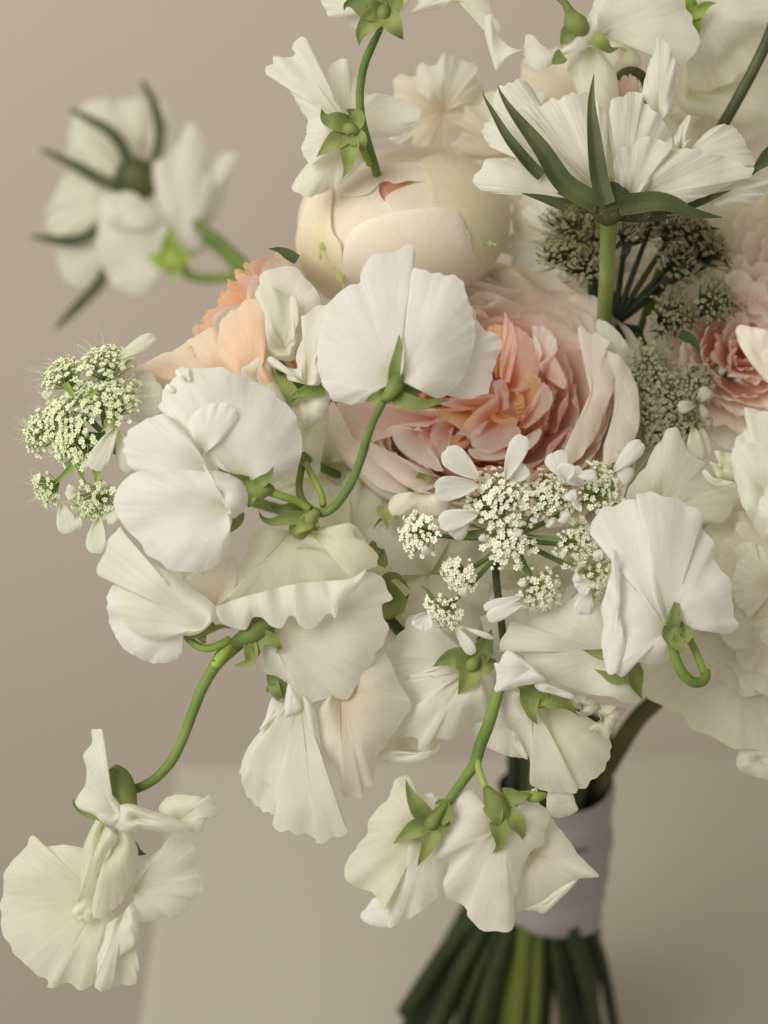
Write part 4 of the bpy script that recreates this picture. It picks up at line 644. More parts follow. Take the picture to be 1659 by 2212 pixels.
# ================================================================ LEFT ROSE (seen from the side) + ruffled carnation
r2 = thing('garden_rose', 'apricot garden rose seen from the side, ruffled peach centre facing the wall', 'rose', (560, 800, -24))
H2 = Head(600, 770, -46, (-.78, .60, .08))
for rr, hh, n, mt, w_ in ((25, 18, 7, R_GUARD, .62), (22, 20, 8, R_GUARD, .55), (19, 22, 8, R_IN, .55), (16, 23, 8, R_HEART, .55), (12, 23, 7, R_HEART, .6), (8, 22, 6, R_HEART, .7), (4, 21, 5, R_HEART, .8)):
    for k in range(n): rpetal(r2, H2, k * 2 * PI / n + rg.uniform(-.2, .2), w_, 6 if rr > 10 else 2, rr + rg.uniform(-1, 1), -8, hh + rg.uniform(-1.2, 1.2), mt, bulge=4 if rr > 10 else .5, curl=1.4, ruf=.9, ck=.6, nu=28, nv=16)
petal(r2, 'G1', (1300, 430), [(1110, 300), (1095, 180), (1110, 80), (1170, 20), (1260, -40), (1340, -30), (1375, 60), (1380, 150), (1360, 230), (1400, 330), (1440, 420), (1400, 470), (1300, 460), (1200, 420)], -10, petal_mat('apricot_cream_petal', '#f4bd96', '#f4be98', '#f1dabc', .35, p2=.98), cup=4, ruf=1, closed=True, name='outer_petal')
petal(r2, 'G1', (1150, 420), [(640, 350), (720, 290), (830, 250), (930, 180), (1000, 140), (1060, 110), (1110, 150), (1105, 250), (1130, 330), (1170, 400), (1050, 440), (900, 420), (820, 440), (760, 400)], -14, petal_mat('peach_cream_petal', '#f4ba92', '#f5c4a2', '#f1dec4', .35, p2=.95, spot=('#b98a58', .2)), cup=3, ruf=1.2, rf=(3, 6), closed=True, name='outer_petal')
petal(r2, 'G1', (1300, 380), [(1160, 300), (1240, 290), (1300, 250), (1350, 238), (1390, 300), (1400, 380), (1450, 480), (1470, 530), (1380, 520), (1250, 420), (1180, 360)], -7, GREENW, cup=1.6, ruf=.9, rf=(2, 4), closed=True, name='outer_petal')
petal(r2, 'o', (600, 690), [(566, 640), (560, 600), (575, 585), (610, 575), (640, 580), (660, 600), (690, 640), (690, 680), (640, 720), (600, 740), (575, 700)], -16, CARN, cup=2, ruf=1, closed=True, name='outer_petal')
petal(r2, 'o', (360, 830), [(300, 800), (330, 775), (365, 760), (420, 760), (450, 800), (420, 850), (380, 880), (330, 880), (300, 850)], -20, petal_mat('pale_back_petal', '#eadbb8', '#efe2c6', '#eee6d0', .4), cup=1.5, ruf=1, closed=True, name='outer_petal')
petal(r2, 'o', (330, 870), [(270, 870), (290, 830), (350, 810), (390, 840), (390, 900), (350, 920), (290, 910)], -22, CREAMW, cup=1.2, ruf=1, closed=True, name='outer_petal')
leaf(r2, 'F2', [(310, 1560), (260, 1530), (200, 1500), (130, 1493)], 3.6, G_DARK, -18)
core_stem(r2, 600, 790, -34, 2.0)
cn = thing('carnation', 'cream white carnation with saw-toothed petals tucked beside the centre sweet pea', 'carnation', (640, 800, -10))
petal(cn, 'F4', (200, 1140), [(300, 1140), (310, 900), (340, 640), (320, 600), (250, 640), (200, 660), (165, 690), (190, 740), (190, 820), (150, 880), (130, 960), (135, 1040), (60, 1020), (0, 970), (-40, 960), (-60, 985), (-20, 1030), (60, 1060), (75, 1110), (120, 1125)], -4, CARN, cup=2, ruf=1.4, rf=(4, 9), frill=.04, closed=True, nu=130)
petal(cn, 'F4', (60, 900), [(-130, 480), (-60, 470), (0, 490), (90, 560), (120, 550), (150, 600), (160, 660), (130, 760), (180, 760), (190, 830), (130, 900), (120, 980), (20, 980), (-60, 960), (-150, 900), (-160, 760), (-110, 640), (-140, 560)], -10, GREENW, cup=2.5, ruf=1.8, rf=(3, 8), frill=.03, closed=True, nu=110)
petal(cn, 'F4', (130, 780), [(90, 600), (105, 545), (140, 570), (160, 660), (130, 740), (110, 860), (95, 800)], -6, CARN, cup=1, ruf=.8, closed=True, nu=50)
petal(cn, 'F4', (200, 1250), [(80, 1290), (100, 1250), (180, 1210), (280, 1190), (360, 1180), (355, 1280), (320, 1360), (260, 1400), (190, 1390), (140, 1350), (90, 1320)], -9, CARN, cup=1.8, ruf=1.2, rf=(3, 8), frill=.03, closed=True, nu=90)
petal(cn, 'F4', (200, 1450), [(150, 1370), (300, 1390), (340, 1330), (330, 1480), (300, 1660), (280, 1760), (150, 1760), (140, 1550)], -20, GREENW, cup=1, ruf=1.2, closed=True)
leaf(cn, 'F4', [(330, 1170), (250, 1180), (160, 1200), (70, 1260)], 4.6, G_STEM, -6); leaf(cn, 'F4', [(80, 1290), (90, 1200), (50, 1130), (0, 1090), (-40, 1020)], 6, G_SEPAL, -7, twist=.8)
core_stem(cn, 650, 820, -20)
# ================================================================ PINCUSHION FLOWER (top right)
sc = thing('pincushion_flower', 'white pincushion flower in profile with dark spiky bracts on a pale stem', 'pincushion flower', (1305, 700, -16))
stemp(sc, 'F3', [(705, 1270, -4), (700, 1400, -10), (695, 1560, -20), (688, 1700, -30), (680, 1830, -40), (668, 2000, -50), (650, 2250, -62)], [2.8, 2.2, 2.1, 2.1, 2.1, 2.1, 2.1], G_SCST, hairs=420)
SP = [((600, 1150), [(-10, 880), (-60, 760), (20, 700), (0, 600), (60, 520), (150, 480), (220, 500), (280, 600), (350, 800), (420, 900), (540, 1050)], -16),
      ((640, 1190), [(450, 1155), (300, 1120), (180, 1165), (60, 1165), (-60, 1140), (-110, 1080), (-60, 1000), (0, 950), (150, 960), (280, 1010), (400, 1070), (560, 1150)], -9),
      ((680, 1180), [(400, 920), (300, 760), (225, 640), (225, 600), (270, 640), (320, 620), (350, 590), (400, 600), (440, 570), (520, 560), (600, 560), (640, 620), (700, 720), (690, 850), (690, 1000)], -9),
      ((640, 1180), [(300, 1050), (150, 900), (60, 760), (120, 700), (180, 640), (240, 700), (320, 720), (380, 800), (460, 900), (560, 1050)], -12),
      ((790, 1180), [(680, 1000), (670, 880), (700, 720), (720, 600), (780, 580), (840, 550), (900, 560), (920, 620), (1000, 680), (1040, 740), (1070, 800), (1080, 860), (1000, 950), (900, 1080)], -10),
      ((1150, 940), [(1200, 880), (1240, 850), (1290, 790), (1380, 745), (1450, 760), (1490, 800), (1540, 890), (1580, 1000), (1400, 1010), (1300, 980)], -14),
      ((1130, 900), [(1085, 850), (1100, 810), (1140, 740), (1190, 690), (1200, 800), (1190, 900)], -13),
      ((850, 1195), [(940, 1120), (1000, 1020), (1030, 930), (1100, 900), (1230, 890), (1300, 920), (1400, 940), (1530, 1000), (1575, 1010), (1560, 1060), (1480, 1090), (1350, 1150), (1250, 1190), (1150, 1225), (1000, 1230)], -6),
      ((830, 1190), [(750, 1100), (732, 1020), (740, 950), (780, 885), (840, 870), (920, 820), (1000, 840), (1078, 860), (1070, 920), (1020, 1000), (960, 1100), (900, 1180)], -4),
      ((1300, 1180), [(1150, 1220), (1220, 1252), (1400, 1255), (1550, 1225), (1650, 1150), (1659, 1080), (1560, 1060), (1400, 1120)], -12)]
for b, o_, z in SP: petal(sc, 'F3', b, o_, z, SCAB, cup=2.8, ruf=2.3, rf=(2, 5), rib=.07, frill=.016, nu=120, und=2.2)
rcp = tube(sc, 'receptacle', [(*q('F3', (708, 1330)), -5), (*q('F3', (705, 1290)), -4), (*q('F3', (705, 1230)), -4), (*q('F3', (715, 1180)), -6)], [2.3, 4.4, 6.6, 5.0], G_DARK, 18, 14)
for p_, w_, z in (([(640, 1230), (440, 1110), (300, 900), (130, 680), (60, 570), (36, 512)], 6.2, 1), ([(300, 1060), (230, 990), (100, 830), (0, 660), (-45, 580), (-52, 542)], 3.4, -6), ([(690, 1230), (650, 1100), (622, 900), (600, 650), (605, 520), (615, 445)], 5.2, 3),
                  ([(660, 1240), (450, 1232), (300, 1190), (180, 1160)], 4.4, -4), ([(760, 1240), (900, 1220), (1000, 1212), (1100, 1235), (1200, 1280), (1385, 1305)], 6.0, 1), ([(900, 1260), (1100, 1245), (1250, 1210), (1360, 1170), (1440, 1140)], 4.2, -8), ([(700, 1280), (850, 1300), (1000, 1310), (1100, 1300)], 4, -3), ([(600, 1230), (480, 1180), (390, 1158)], 4, -5)):
    leaf(sc, 'F3', p_, w_, G_DARK, z, name='bract', fold=.5, prof=lambda t: (.85 + .6 * t * (1 - t)) * (1 - t ** 1.6) ** .9 + .03)
rng = random.Random(9); V = []; F = []
for _ in range(1500):
    a = rng.uniform(0, 6.28); x = 705 + 250 * rng.uniform(-1, 1); y = 1250 + 45 * rng.uniform(-1, 1) + abs(x - 705) * .05; z = -2 + rng.uniform(-3, 4)
    p0 = P(*q('F3', (x, y)), z); d = camdir((rng.uniform(-1, 1), rng.uniform(-1.3, .5), rng.uniform(-.2, 1))) * rng.uniform(.0008, .0022); w_ = d.orthogonal().normalized() * .00003; i = len(V)
    V += [p0 + w_, p0 - w_, p0 + d]; F.append((i, i + 1, i + 2))
fz = link('hair_fuzz', V, F, plain_mat('fuzz', '#77744a', '#8f8a60', 200), rcp); fz['kind'] = 'stuff'
# ================================================================ LACE FLOWERS
l1 = thing('lace_flower', 'white lace flower umbel with large outer petals at the foot of the peach rose', 'lace flower', (1080, 1240, -14))
stemp(l1, 'G5', [(880, 600, -8), (790, 700, -14), (765, 800, -17), (768, 920, -18), (785, 1050, -19), (800, 1180, -21), (815, 1300, -24)], 1.05, G_DARK)
core_stem(l1, *q('G5', (815, 1300)), -25, 1.05)
for ex, ey, ez, er, n in ((780, 420, 2, 8.2, 150), (1080, 400, -2, 7.2, 110), (1390, 370, -2, 8.0, 120), (1250, 680, 0, 6.8, 95), (1380, 880, -2, 6.0, 80), (1020, 960, 0, 6.6, 95), (840, 690, 2, 6.4, 90), (550, 870, -4, 5.2, 60), (460, 1080, -2, 5.6, 70), (310, 620, -2, 6.2, 80)):
    x, y = q('G5', (ex, ey)); cx, cy = q('G5', (860, 640)); dx, dy = (x - cx) / 200, -(y - cy) / 200
    tube(l1, 'ray', [(cx, cy, -11), ((x + cx) / 2, (y + cy) / 2 + 6, -10 + ez * .3), (x, y, ez - er * .7)], [.75, .7, .6], G_RAY, 8, 12)
    umbellet(l1, x, y, ez - 1, er, n, M_FLO, G_PED, .9, (dx * .8, dy * .8, .9))
for b_, t_, w_, z in (((660, 290), (455, 120), 150, 5), ((660, 330), (395, 360), 150, 5), ((820, 300), (930, 30), 120, 4), ((850, 310), (950, 220), 110, 2), ((660, 500), (420, 560), 130, 4), ((600, 530), (500, 640), 120, 3),
                      ((1180, 290), (1110, 130), 150, 3), ((1180, 310), (1190, 200), 110, 4), ((1280, 330), (1200, 240), 130, 1), ((1240, 270), (1370, 270), 70, 6), ((1470, 250), (1640, 70), 110, 4), ((1490, 240), (1580, 290), 110, 3),
                      ((920, 1000), (690, 1070), 70, 2), ((930, 1040), (710, 1130), 90, 4), ((1280, 900), (1225, 880), 60, 2), ((1330, 900), (1250, 960), 120, 1), ((1320, 960), (1280, 1110), 120, -1), ((520, 1180), (630, 1345), 75, 4), ((560, 1180), (750, 1250), 36, 3), ((350, 1090), (310, 1200), 130, 0),
                      ((330, 690), (350, 750), 60, 5), ((580, 930), (560, 1000), 60, 2), ((1180, 560), (1160, 520), 70, 3), ((1240, 430), (1200, 370), 90, 3), ((1270, 440), (1240, 470), 80, 3), ((1000, 520), (985, 555), 50, 4), ((900, 590), (885, 640), 50, 5), ((690, 620), (680, 670), 50, 4), ((1150, 500), (1200, 540), 80, 4), ((1130, 730), (1110, 750), 60, 3), ((1390, 780), (1370, 720), 80, 1), ((1340, 910), (1330, 950), 60, 4), ((930, 940), (915, 900), 60, 4), ((1070, 540), (1100, 575), 60, 4), ((1310, 620), (1330, 560), 80, 0)):
    lpet(l1, 'G5', b_, t_, w_, z, LACE, dz=rng.uniform(-1.5, 2.5))
for p_ in ([(700, 395), (640, 420), (565, 465)], [(700, 600), (600, 620), (440, 612)], [(1160, 660), (1020, 640), (900, 620)], [(720, 340), (690, 300), (675, 285)], [(390, 1020), (350, 960), (310, 930)], [(880, 720), (930, 830), (960, 880)]): leaf(l1, 'G5', p_, 1.6, G_RAY, -1, name='bract')
l4 = thing('lace_flower', 'greenish white lace flower sticking out to the left against the wall', 'lace flower', (270, 1020, -8))
nx, ny = q('G1', (520, 760))
stemp(l4, 'G1', [(500, 700, -10), (540, 760, -14), (640, 820, -24), (800, 900, -34)], 1.6, G_RAY); core_stem(l4, *q('G1', (800, 900)), -35, 1.6)
for ex, ey, ez, er, n in ((490, 310, -3, 7.0, 110), (260, 370, -6, 6.0, 75), (530, 510, -1, 7.6, 120), (270, 610, -3, 8.0, 130), (130, 680, -5, 5.6, 80), (320, 730, -1, 7.0, 110), (170, 980, -4, 5.0, 55), (440, 1050, -2, 6.8, 100), (380, 470, -6, 5.5, 60)):
    x, y = q('G1', (ex, ey)); cx, cy = q('G1', (420, 740))
    tube(l4, 'ray', [(*q('G1', (500, 700)), -11), ((x + cx) / 2 + 5, (y + cy) / 2, -11), (x + 6, y, ez - er * .6)], [.8, .7, .6], G_RAY, 8, 12)
    umbellet(l4, x, y, ez - 1, er, n, M_FLOG, G_PED, .85, ((x - nx) / 150, -(y - ny) / 170, .8), whisk=26)
for b_, t_, w_, z in (((550, 280), (755, 160), 90, 0), ((540, 650), (420, 880), 115, 2), ((560, 660), (620, 890), 110, 0), ((250, 1060), (290, 1220), 110, -2), ((450, 1130), (430, 1330), 110, 0), ((500, 1090), (560, 1150), 110, -1), ((330, 1000), (275, 1000), 90, 0), ((460, 930), (480, 990), 80, -1), ((420, 400), (430, 290), 130, -7), ((440, 420), (400, 520), 120, -6), ((360, 540), (370, 590), 90, -1), ((430, 570), (405, 600), 60, 0), ((560, 300), (640, 340), 140, -6), ((200, 440), (150, 490), 50, -4), ((340, 1120), (350, 1200), 50, -1), ((590, 480), (800, 500), 190, -9), ((600, 420), (760, 420), 150, -10), ((370, 810), (385, 870), 50, 1), ((550, 640), (480, 650), 100, -3)):
    lpet(l4, 'G1', b_, t_, w_, z, LACEG, dz=rng.uniform(-1, 1.5))
for p_ in ([(330, 820), (280, 890), (210, 960)], [(335, 830), (360, 900), (388, 965)], [(430, 870), (445, 920), (440, 970)], [(510, 580), (500, 630), (460, 680)], [(540, 560), (545, 600), (535, 640)], [(270, 410), (300, 460), (325, 505)], [(430, 450), (400, 480), (360, 490)]): leaf(l4, 'G1', p_, 2.2, G_PED, 0, name='bract', fold=.6)
l2 = thing('lace_flower', 'dark faded lace flower with bare spreading rays under the pincushion flower', 'lace flower', (1330, 700, -34))
cx, cy = q('F6', (625, 950))
core_stem(l2, cx, cy, -55, 1.8); stemp(l2, 'F6', [(625, 960, -54), (540, 900, -52), (490, 800, -50), (478, 650, -46)], 1.6, G_UMB, name='ray')
for k, (ex, ey, er, n) in enumerate(((330, 260, 8.6, 120), (430, 540, 8.0, 110), (250, 470, 6.6, 80), (700, 310, 5.0, 60), (850, 290, 6.0, 80), (1020, 280, 7.6, 110), (1180, 320, 5.6, 70), (1270, 440, 7.2, 100), (1050, 530, 7.4, 110), (1010, 890, 8.4, 130), (1300, 790, 7.4, 110), (490, 330, 5.4, 60))):
    x, y = q('F6', (ex, ey)); z = -42 + (k * 37 % 7)
    if ex > 600: tube(l2, 'ray', [(cx, cy, -54), ((x + cx) / 2, (y + cy) / 2 + (35 if ey > 780 else 4), -50), (x, y + 14, z - 3)], [1.0, .9, .75], G_UMB, 8, 14)
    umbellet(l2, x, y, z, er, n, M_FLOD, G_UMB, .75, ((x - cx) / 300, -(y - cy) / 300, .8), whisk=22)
    for j in range(3):
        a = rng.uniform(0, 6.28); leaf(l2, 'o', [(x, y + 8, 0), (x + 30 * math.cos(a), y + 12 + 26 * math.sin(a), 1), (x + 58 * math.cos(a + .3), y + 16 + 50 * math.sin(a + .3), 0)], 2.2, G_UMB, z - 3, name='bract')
for p_ in ([(630, 960), (720, 1040), (800, 1065), (880, 1050), (950, 1010)],): stemp(l2, 'F6', p_, [1.2, 1.1, 1.0, 1.0, .9], G_UMB, -50, 'ray')
leaf(l2, 'F6', [(1060, 1010), (1130, 1040), (1185, 1100), (1200, 1165)], 3.4, G_UMB, -20, name='bract')
l3 = thing('lace_flower', 'shaded white lace flower head pressed against the side of the peach rose', 'lace flower', (1420, 880, -44))
core_stem(l3, *q('F6', (930, 1400)), -52, 1.6)
for ex, ey, er, n in ((850, 1170, 6, 60), (930, 1350, 7.5, 90), (850, 1430, 6, 80), (1040, 1480, 7.5, 120), (880, 1580, 7.5, 120), (1010, 1610, 7, 100), (1130, 1380, 6.5, 80), (1200, 1300, 5.5, 60), (900, 1690, 6, 70), (1130, 1620, 5, 60), (790, 1300, 6, 70), (800, 1530, 6, 70)):
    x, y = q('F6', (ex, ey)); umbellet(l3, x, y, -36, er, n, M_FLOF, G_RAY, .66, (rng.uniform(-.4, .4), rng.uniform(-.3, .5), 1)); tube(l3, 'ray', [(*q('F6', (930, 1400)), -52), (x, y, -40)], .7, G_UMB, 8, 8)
for b_, t_, w_, z in (((1160, 1640), (1175, 1870), 130, -22), ((1210, 1640), (1240, 1850), 110, -24), ((1170, 1490), (1050, 1510), 90, -28), ((1190, 1470), (1265, 1380), 100, -28), ((1200, 1480), (1250, 1580), 60, -27), ((1230, 1600), (1290, 1610), 80, -29)): lpet(l3, 'F6', b_, t_, w_, z, WITHER if z < -25 else GREENW)
# ================================================================ ROSES AND BLOSSOMS OF THE RIGHT SIDE
r3 = thing('garden_rose', 'shaded orange peach rose behind the faded lace head', 'rose', (1590, 800, -60))
H3 = Head(1600, 770, -50, (.1, .2, .95))
for rr, hh, n, mt, w_ in ((30, 6, 7, R_GUARD, .6), (26, 10, 8, R_OUT, .55), (22, 12, 8, R_OUT, .55), (18, 12, 8, R_OUT, .55), (14, 11, 7, R_MID, .6), (10, 10, 6, R_MID, .7), (6, 9, 6, R_MID, .8), (3, 8, 4, R_IN, .9)):
    for k in range(n): rpetal(r3, H3, k * 2 * PI / n + rg.uniform(-.2, .2), w_, 5 if rr > 10 else 1.5, rr + rg.uniform(-1, 1), -8, hh + rg.uniform(-1.5, 1.5), mt, bulge=3 if rr > 10 else .5, curl=1, ruf=1.2, nu=22, nv=14)
core_stem(r3, 1600, 780, -62, 2.0)
r4 = thing('garden_rose', 'pale blush rose cut off by the picture edge below the pincushion flower', 'rose', (1670, 570, -44))
H4 = Head(1765, 590, -48, (-.35, .15, .9))
for rr, hh, n, mt, w_ in ((28, 5, 7, R_GUARD, .6), (24, 9, 8, R_OUT, .55), (20, 11, 8, R_GUARD, .55), (15, 11, 7, R_OUT, .6), (9, 9, 6, R_OUT, .8)):
    for k in range(n): rpetal(r4, H4, k * 2 * PI / n + rg.uniform(-.2, .2), w_, 5, rr + rg.uniform(-1, 1), -8, hh + rg.uniform(-1.5, 1.5), mt, bulge=3, curl=1.5, ruf=1.2, nu=22, nv=14)
petal(r4, 'F6', (1600, 1150), [(1440, 1000), (1470, 950), (1540, 960), (1680, 990), (1750, 1000), (1750, 1400), (1650, 1330), (1560, 1230), (1480, 1110)], -28, BUD, cup=.6, ruf=1.2, closed=True, name='guard_petal')
core_stem(r4, 1690, 600, -56, 2.0)
r5 = thing('white_rose', 'big shaded creamy white rose with loose layered petals behind the hooked stem', 'rose', (1640, 1290, -40))
WR = (CREAMW, GREENW, TAN)
for k, (b_, o_, z, mt) in enumerate((
    ((1560, 1250), [(1370, 1470), (1400, 1400), (1430, 1330), (1500, 1250), (1600, 1200), (1720, 1200), (1750, 1400), (1730, 1600), (1650, 1580), (1560, 1560), (1480, 1530), (1400, 1500)], -40, CREAMW),
    ((1600, 1330), [(1390, 1430), (1388, 1490), (1440, 1530), (1470, 1545), (1510, 1580), (1550, 1600), (1590, 1615), (1660, 1620), (1740, 1600), (1740, 1400), (1620, 1330), (1500, 1340)], -34, CREAMW),
    ((1640, 1640), [(1590, 1640), (1610, 1615), (1670, 1610), (1730, 1640), (1720, 1690), (1640, 1680), (1600, 1665)], -36, WHITE))):
    petal(r5, 'o', b_, o_, z, mt, cup=3.2, ruf=2.6, rf=(3, 7), closed=True, nu=110, tilt=(0, .3), frill=.02)
rw = random.Random(21); lay = 0
for rad, n, z in ((335, 4, -37), (290, 3, -32), (240, 3, -28), (185, 3, -23), (130, 3, -19)):
    for k in range(n):
        a0 = 1.45 + (k + rw.uniform(-.25, .25) + (lay % 2) * .5) * 3.0 / n; out = []
        for j in range(19):
            s_ = j / 18 - .5; a = a0 + s_ * 2.1; rr = rad * (.6 + .4 * math.cos(s_ * 2.4)) * (1 + .03 * math.sin(j * 1.9 + k) + rw.uniform(-.025, .025))
            out.append((1705 + rr * math.cos(a), 1285 + rr * math.sin(a)))
        petal(r5, 'o', (1705 + rad * .25 * math.cos(a0), 1285 + rad * .25 * math.sin(a0)), out, z + rw.uniform(-1.5, 1.5), (R5A, R5B)[(k + lay) % 2], cup=3, ruf=2.4, rf=(1.5, 4.5), frill=.015, nu=110, und=2.6, curl=1.8)
    lay += 1
core_stem(r5, 1560, 1300, -56, 2.6)
r6 = thing('white_peony', 'ruffled white blossom pressing in from the edge beside the peaked sweet pea', 'peony', (1640, 1060, -16))
for b_, o_, z in (((1660, 1080), [(1585, 960), (1610, 930), (1620, 900), (1660, 890), (1740, 900), (1740, 1080), (1660, 1100), (1590, 1040)], -18), ((1650, 1060), [(1580, 990), (1600, 960), (1650, 960), (1740, 980), (1740, 1150), (1660, 1165), (1630, 1140), (1600, 1080)], -13), ((1680, 1000), [(1608, 890), (1615, 880), (1660, 890), (1740, 880), (1740, 1000), (1650, 1010), (1625, 960)], -22), ((1690, 1120), [(1640, 1080), (1660, 1070), (1740, 1080), (1740, 1180), (1680, 1170), (1645, 1130)], -9)):
    petal(r6, 'o', b_, o_, z, WHITE, cup=2.5, ruf=2, rf=(3, 7), frill=.03, closed=True)
core_stem(r6, 1690, 1060, -30)
# ================================================================ TOP SWEET PEAS
t1 = thing('sweet_pea_spray', 'upright sweet pea stem behind the cream bud with blossoms at top and side', 'sweet pea', (800, 360, -24))
stemp(t1, 'F2', [(840, 90, -14), (800, 190, -14), (760, 270, -15), (715, 380, -16), (690, 500, -17), (685, 620, -18), (700, 740, -20), (735, 870, -22), (775, 1000, -26), (800, 1100, -40)], [.8, .85, 1.1, 1.1, 1.12, 1.15, 1.2, 1.2, 1.2, 1.2], G_STEM, hairs=260)
stemp(t1, 'F2', [(650, 780, -14), (680, 830, -16), (710, 910, -20), (745, 985, -24)], 1.0, G_PED, name='pedicel')
core_stem(t1, *q('F2', (800, 1100)), -41, 1.2)
bl = blossom(t1, (745, 285, -16))
petal(bl, 'F2', (610, 760), [(560, 640), (520, 560), (470, 480), (430, 400), (395, 290), (370, 235), (340, 222), (300, 245), (275, 285), (300, 320), (260, 345), (200, 335), (165, 350), (160, 385), (118, 405), (118, 440), (150, 462), (200, 440), (240, 470), (275, 560), (320, 640), (370, 720), (380, 800), (470, 820)], -20, WHITE, tilt=(.3, -.2), cup=2.6, ruf=2, rf=(2, 5), name='standard_petal')
petal(bl, 'F2', (600, 800), [(480, 690), (380, 720), (360, 820), (335, 880), (345, 930), (365, 960), (400, 990), (480, 950), (560, 900)], -18, WHITE, cup=2, ruf=1.4, name='standard_petal')
petal(bl, 'F2', (610, 820), [(500, 860), (400, 950), (330, 1030), (280, 1110), (278, 1130), (320, 1165), (390, 1180), (500, 1140), (600, 1080), (700, 980), (760, 900), (720, 800)], -23, GREENW, tilt=(0, -.3), cup=2, ruf=1.6, rf=(2, 5), name='wing_petal')
petal(bl, 'F2', (620, 740), [(480, 470), (520, 380), (590, 350), (630, 380), (640, 430), (720, 560), (800, 560), (960, 600), (1040, 640), (1040, 720), (980, 760), (930, 810), (800, 830), (700, 820)], -27, WHITE, cup=2, ruf=1.8, rf=(2, 5), name='wing_petal')
calyx(bl, 'F2', [(665, 790, 2), (645, 780, 3), (625, 775, 3), (605, 775, 0)], [1.4, 1.6, 2.2, 2.0], -14, [[(610, 750, 2), (540, 730, 3), (490, 720, 2), (465, 690, 1), (455, 650, 2)], [(640, 750, 2), (660, 710, 3), (640, 680, 2), (600, 655, 3)], [(600, 810, 2), (520, 860, 3), (470, 900, 2), (425, 940, 1)], [(630, 820, 2), (620, 920, 3), (610, 1010, 2), (580, 1070, 1)], [(650, 820, 2), (690, 860, 3), (700, 910, 1)]], sw=6.5)
bl = blossom(t1, (825, 40, -12))
petal(bl, 'F2', (830, 40), [(700, -60), (560, -60), (450, -20), (480, 60), (490, 95), (540, 108), (590, 95), (700, 60)], -16, WHITE, cup=1.5, ruf=1.2, name='standard_petal')
petal(bl, 'F2', (830, 30), [(600, 100), (620, 140), (680, 180), (750, 180), (850, 120), (950, 60), (1000, -60), (830, -120)], -20, GREENW, cup=1.5, ruf=1.2, name='wing_petal')
calyx(bl, 'F2', [(800, 190, 0), (815, 130, 1), (825, 80, 2), (835, 40, 0)], [1.0, 1.1, 2.3, 2.3], -11, [[(800, 80, 2), (740, 60, 3), (650, 20, 2), (600, 30, 2), (590, 65, 2)], [(800, 90, 2), (740, 140, 3), (690, 200, 2), (680, 275, 1)], [(850, 90, 2), (890, 150, 3), (920, 200, 2), (945, 240, 0)], [(790, 60, 2), (770, 0, 2), (740, -60, 1)], [(860, 60, 2), (900, 10, 2), (930, -60, 1)]], sw=7)
t2 = thing('sweet_pea', 'wavy white sweet pea reaching in from above, green bud calyx on a bent stalk', 'sweet pea', (1240, 60, -24))
petal(t2, 'F2', (1230, -40), [(1040, -60), (1020, 20), (985, 65), (990, 82), (1040, 80), (1120, 60), (1200, 50), (1250, 20), (1320, 40), (1420, 80), (1450, 140), (1465, 190), (1465, 225), (1500, 220), (1530, 160), (1500, 100), (1470, 50), (1460, -60)], -22, WHITE, cup=2, ruf=1.6, rf=(2, 4), name='standard_petal')
strip(t2, 'F3', [(-40, 100), (0, 90), (30, 195), (110, 280), (195, 290), (205, 213), (250, 213), (300, 268), (380, 312), (430, 288), (440, 240), (480, 195), (555, 165), (600, 100), (612, 40)], [(-40, 210), (-10, 310), (20, 410), (35, 418), (110, 335), (190, 328), (220, 375), (280, 418), (340, 405), (400, 355), (450, 325), (520, 310), (600, 270), (640, 180), (645, 110)], -17, WHITE, name='wing_petal')
petal(t2, 'F3', (640, 200), [(560, 170), (600, 60), (620, 0), (700, -60), (900, -80), (1100, -60), (1180, 60), (1220, 160), (1250, 260), (1200, 340), (1120, 400), (1060, 270), (900, 150), (780, 130), (700, 200)], -24, WHITE, cup=2.4, ruf=1.8, rf=(2, 5), name='standard_petal', closed=True)
petal(t2, 'F3', (590, 280), [(500, 310), (455, 410), (460, 440), (490, 490), (520, 560), (580, 660), (690, 700), (740, 640), (760, 540), (740, 420), (690, 350), (640, 290)], -22, GREENW, cup=3, ruf=1.2, closed=True, name='keel_petal')
petal(t2, 'F3', (1000, 720), [(950, 640), (905, 560), (940, 400), (985, 280), (1000, 222), (1060, 270), (1100, 360), (1108, 450), (1092, 640), (1045, 715)], -16, SCAB, cup=2.2, ruf=1.2, rib=.05, name='wing_petal')
calyx(t2, 'F3', [(400, -20, 0), (440, 20, 1), (470, 75, 1), (500, 140, 2), (530, 190, 0)], [1.2, 1.2, 1.8, 4.0, 3.6], -18, [[(600, 230, 2), (660, 260, 3), (710, 300, 2), (765, 285, 1)], [(470, 180, 2), (440, 230, 3), (415, 275, 1)], [(430, 330, 2), (390, 360, 2), (355, 385, 1)]], sw=5)
core_stem(t2, 1300, 20, -40)
t3 = thing('sweet_pea', 'soft white sweet pea in the top corner above the pincushion flower', 'sweet pea', (1500, 60, -40))
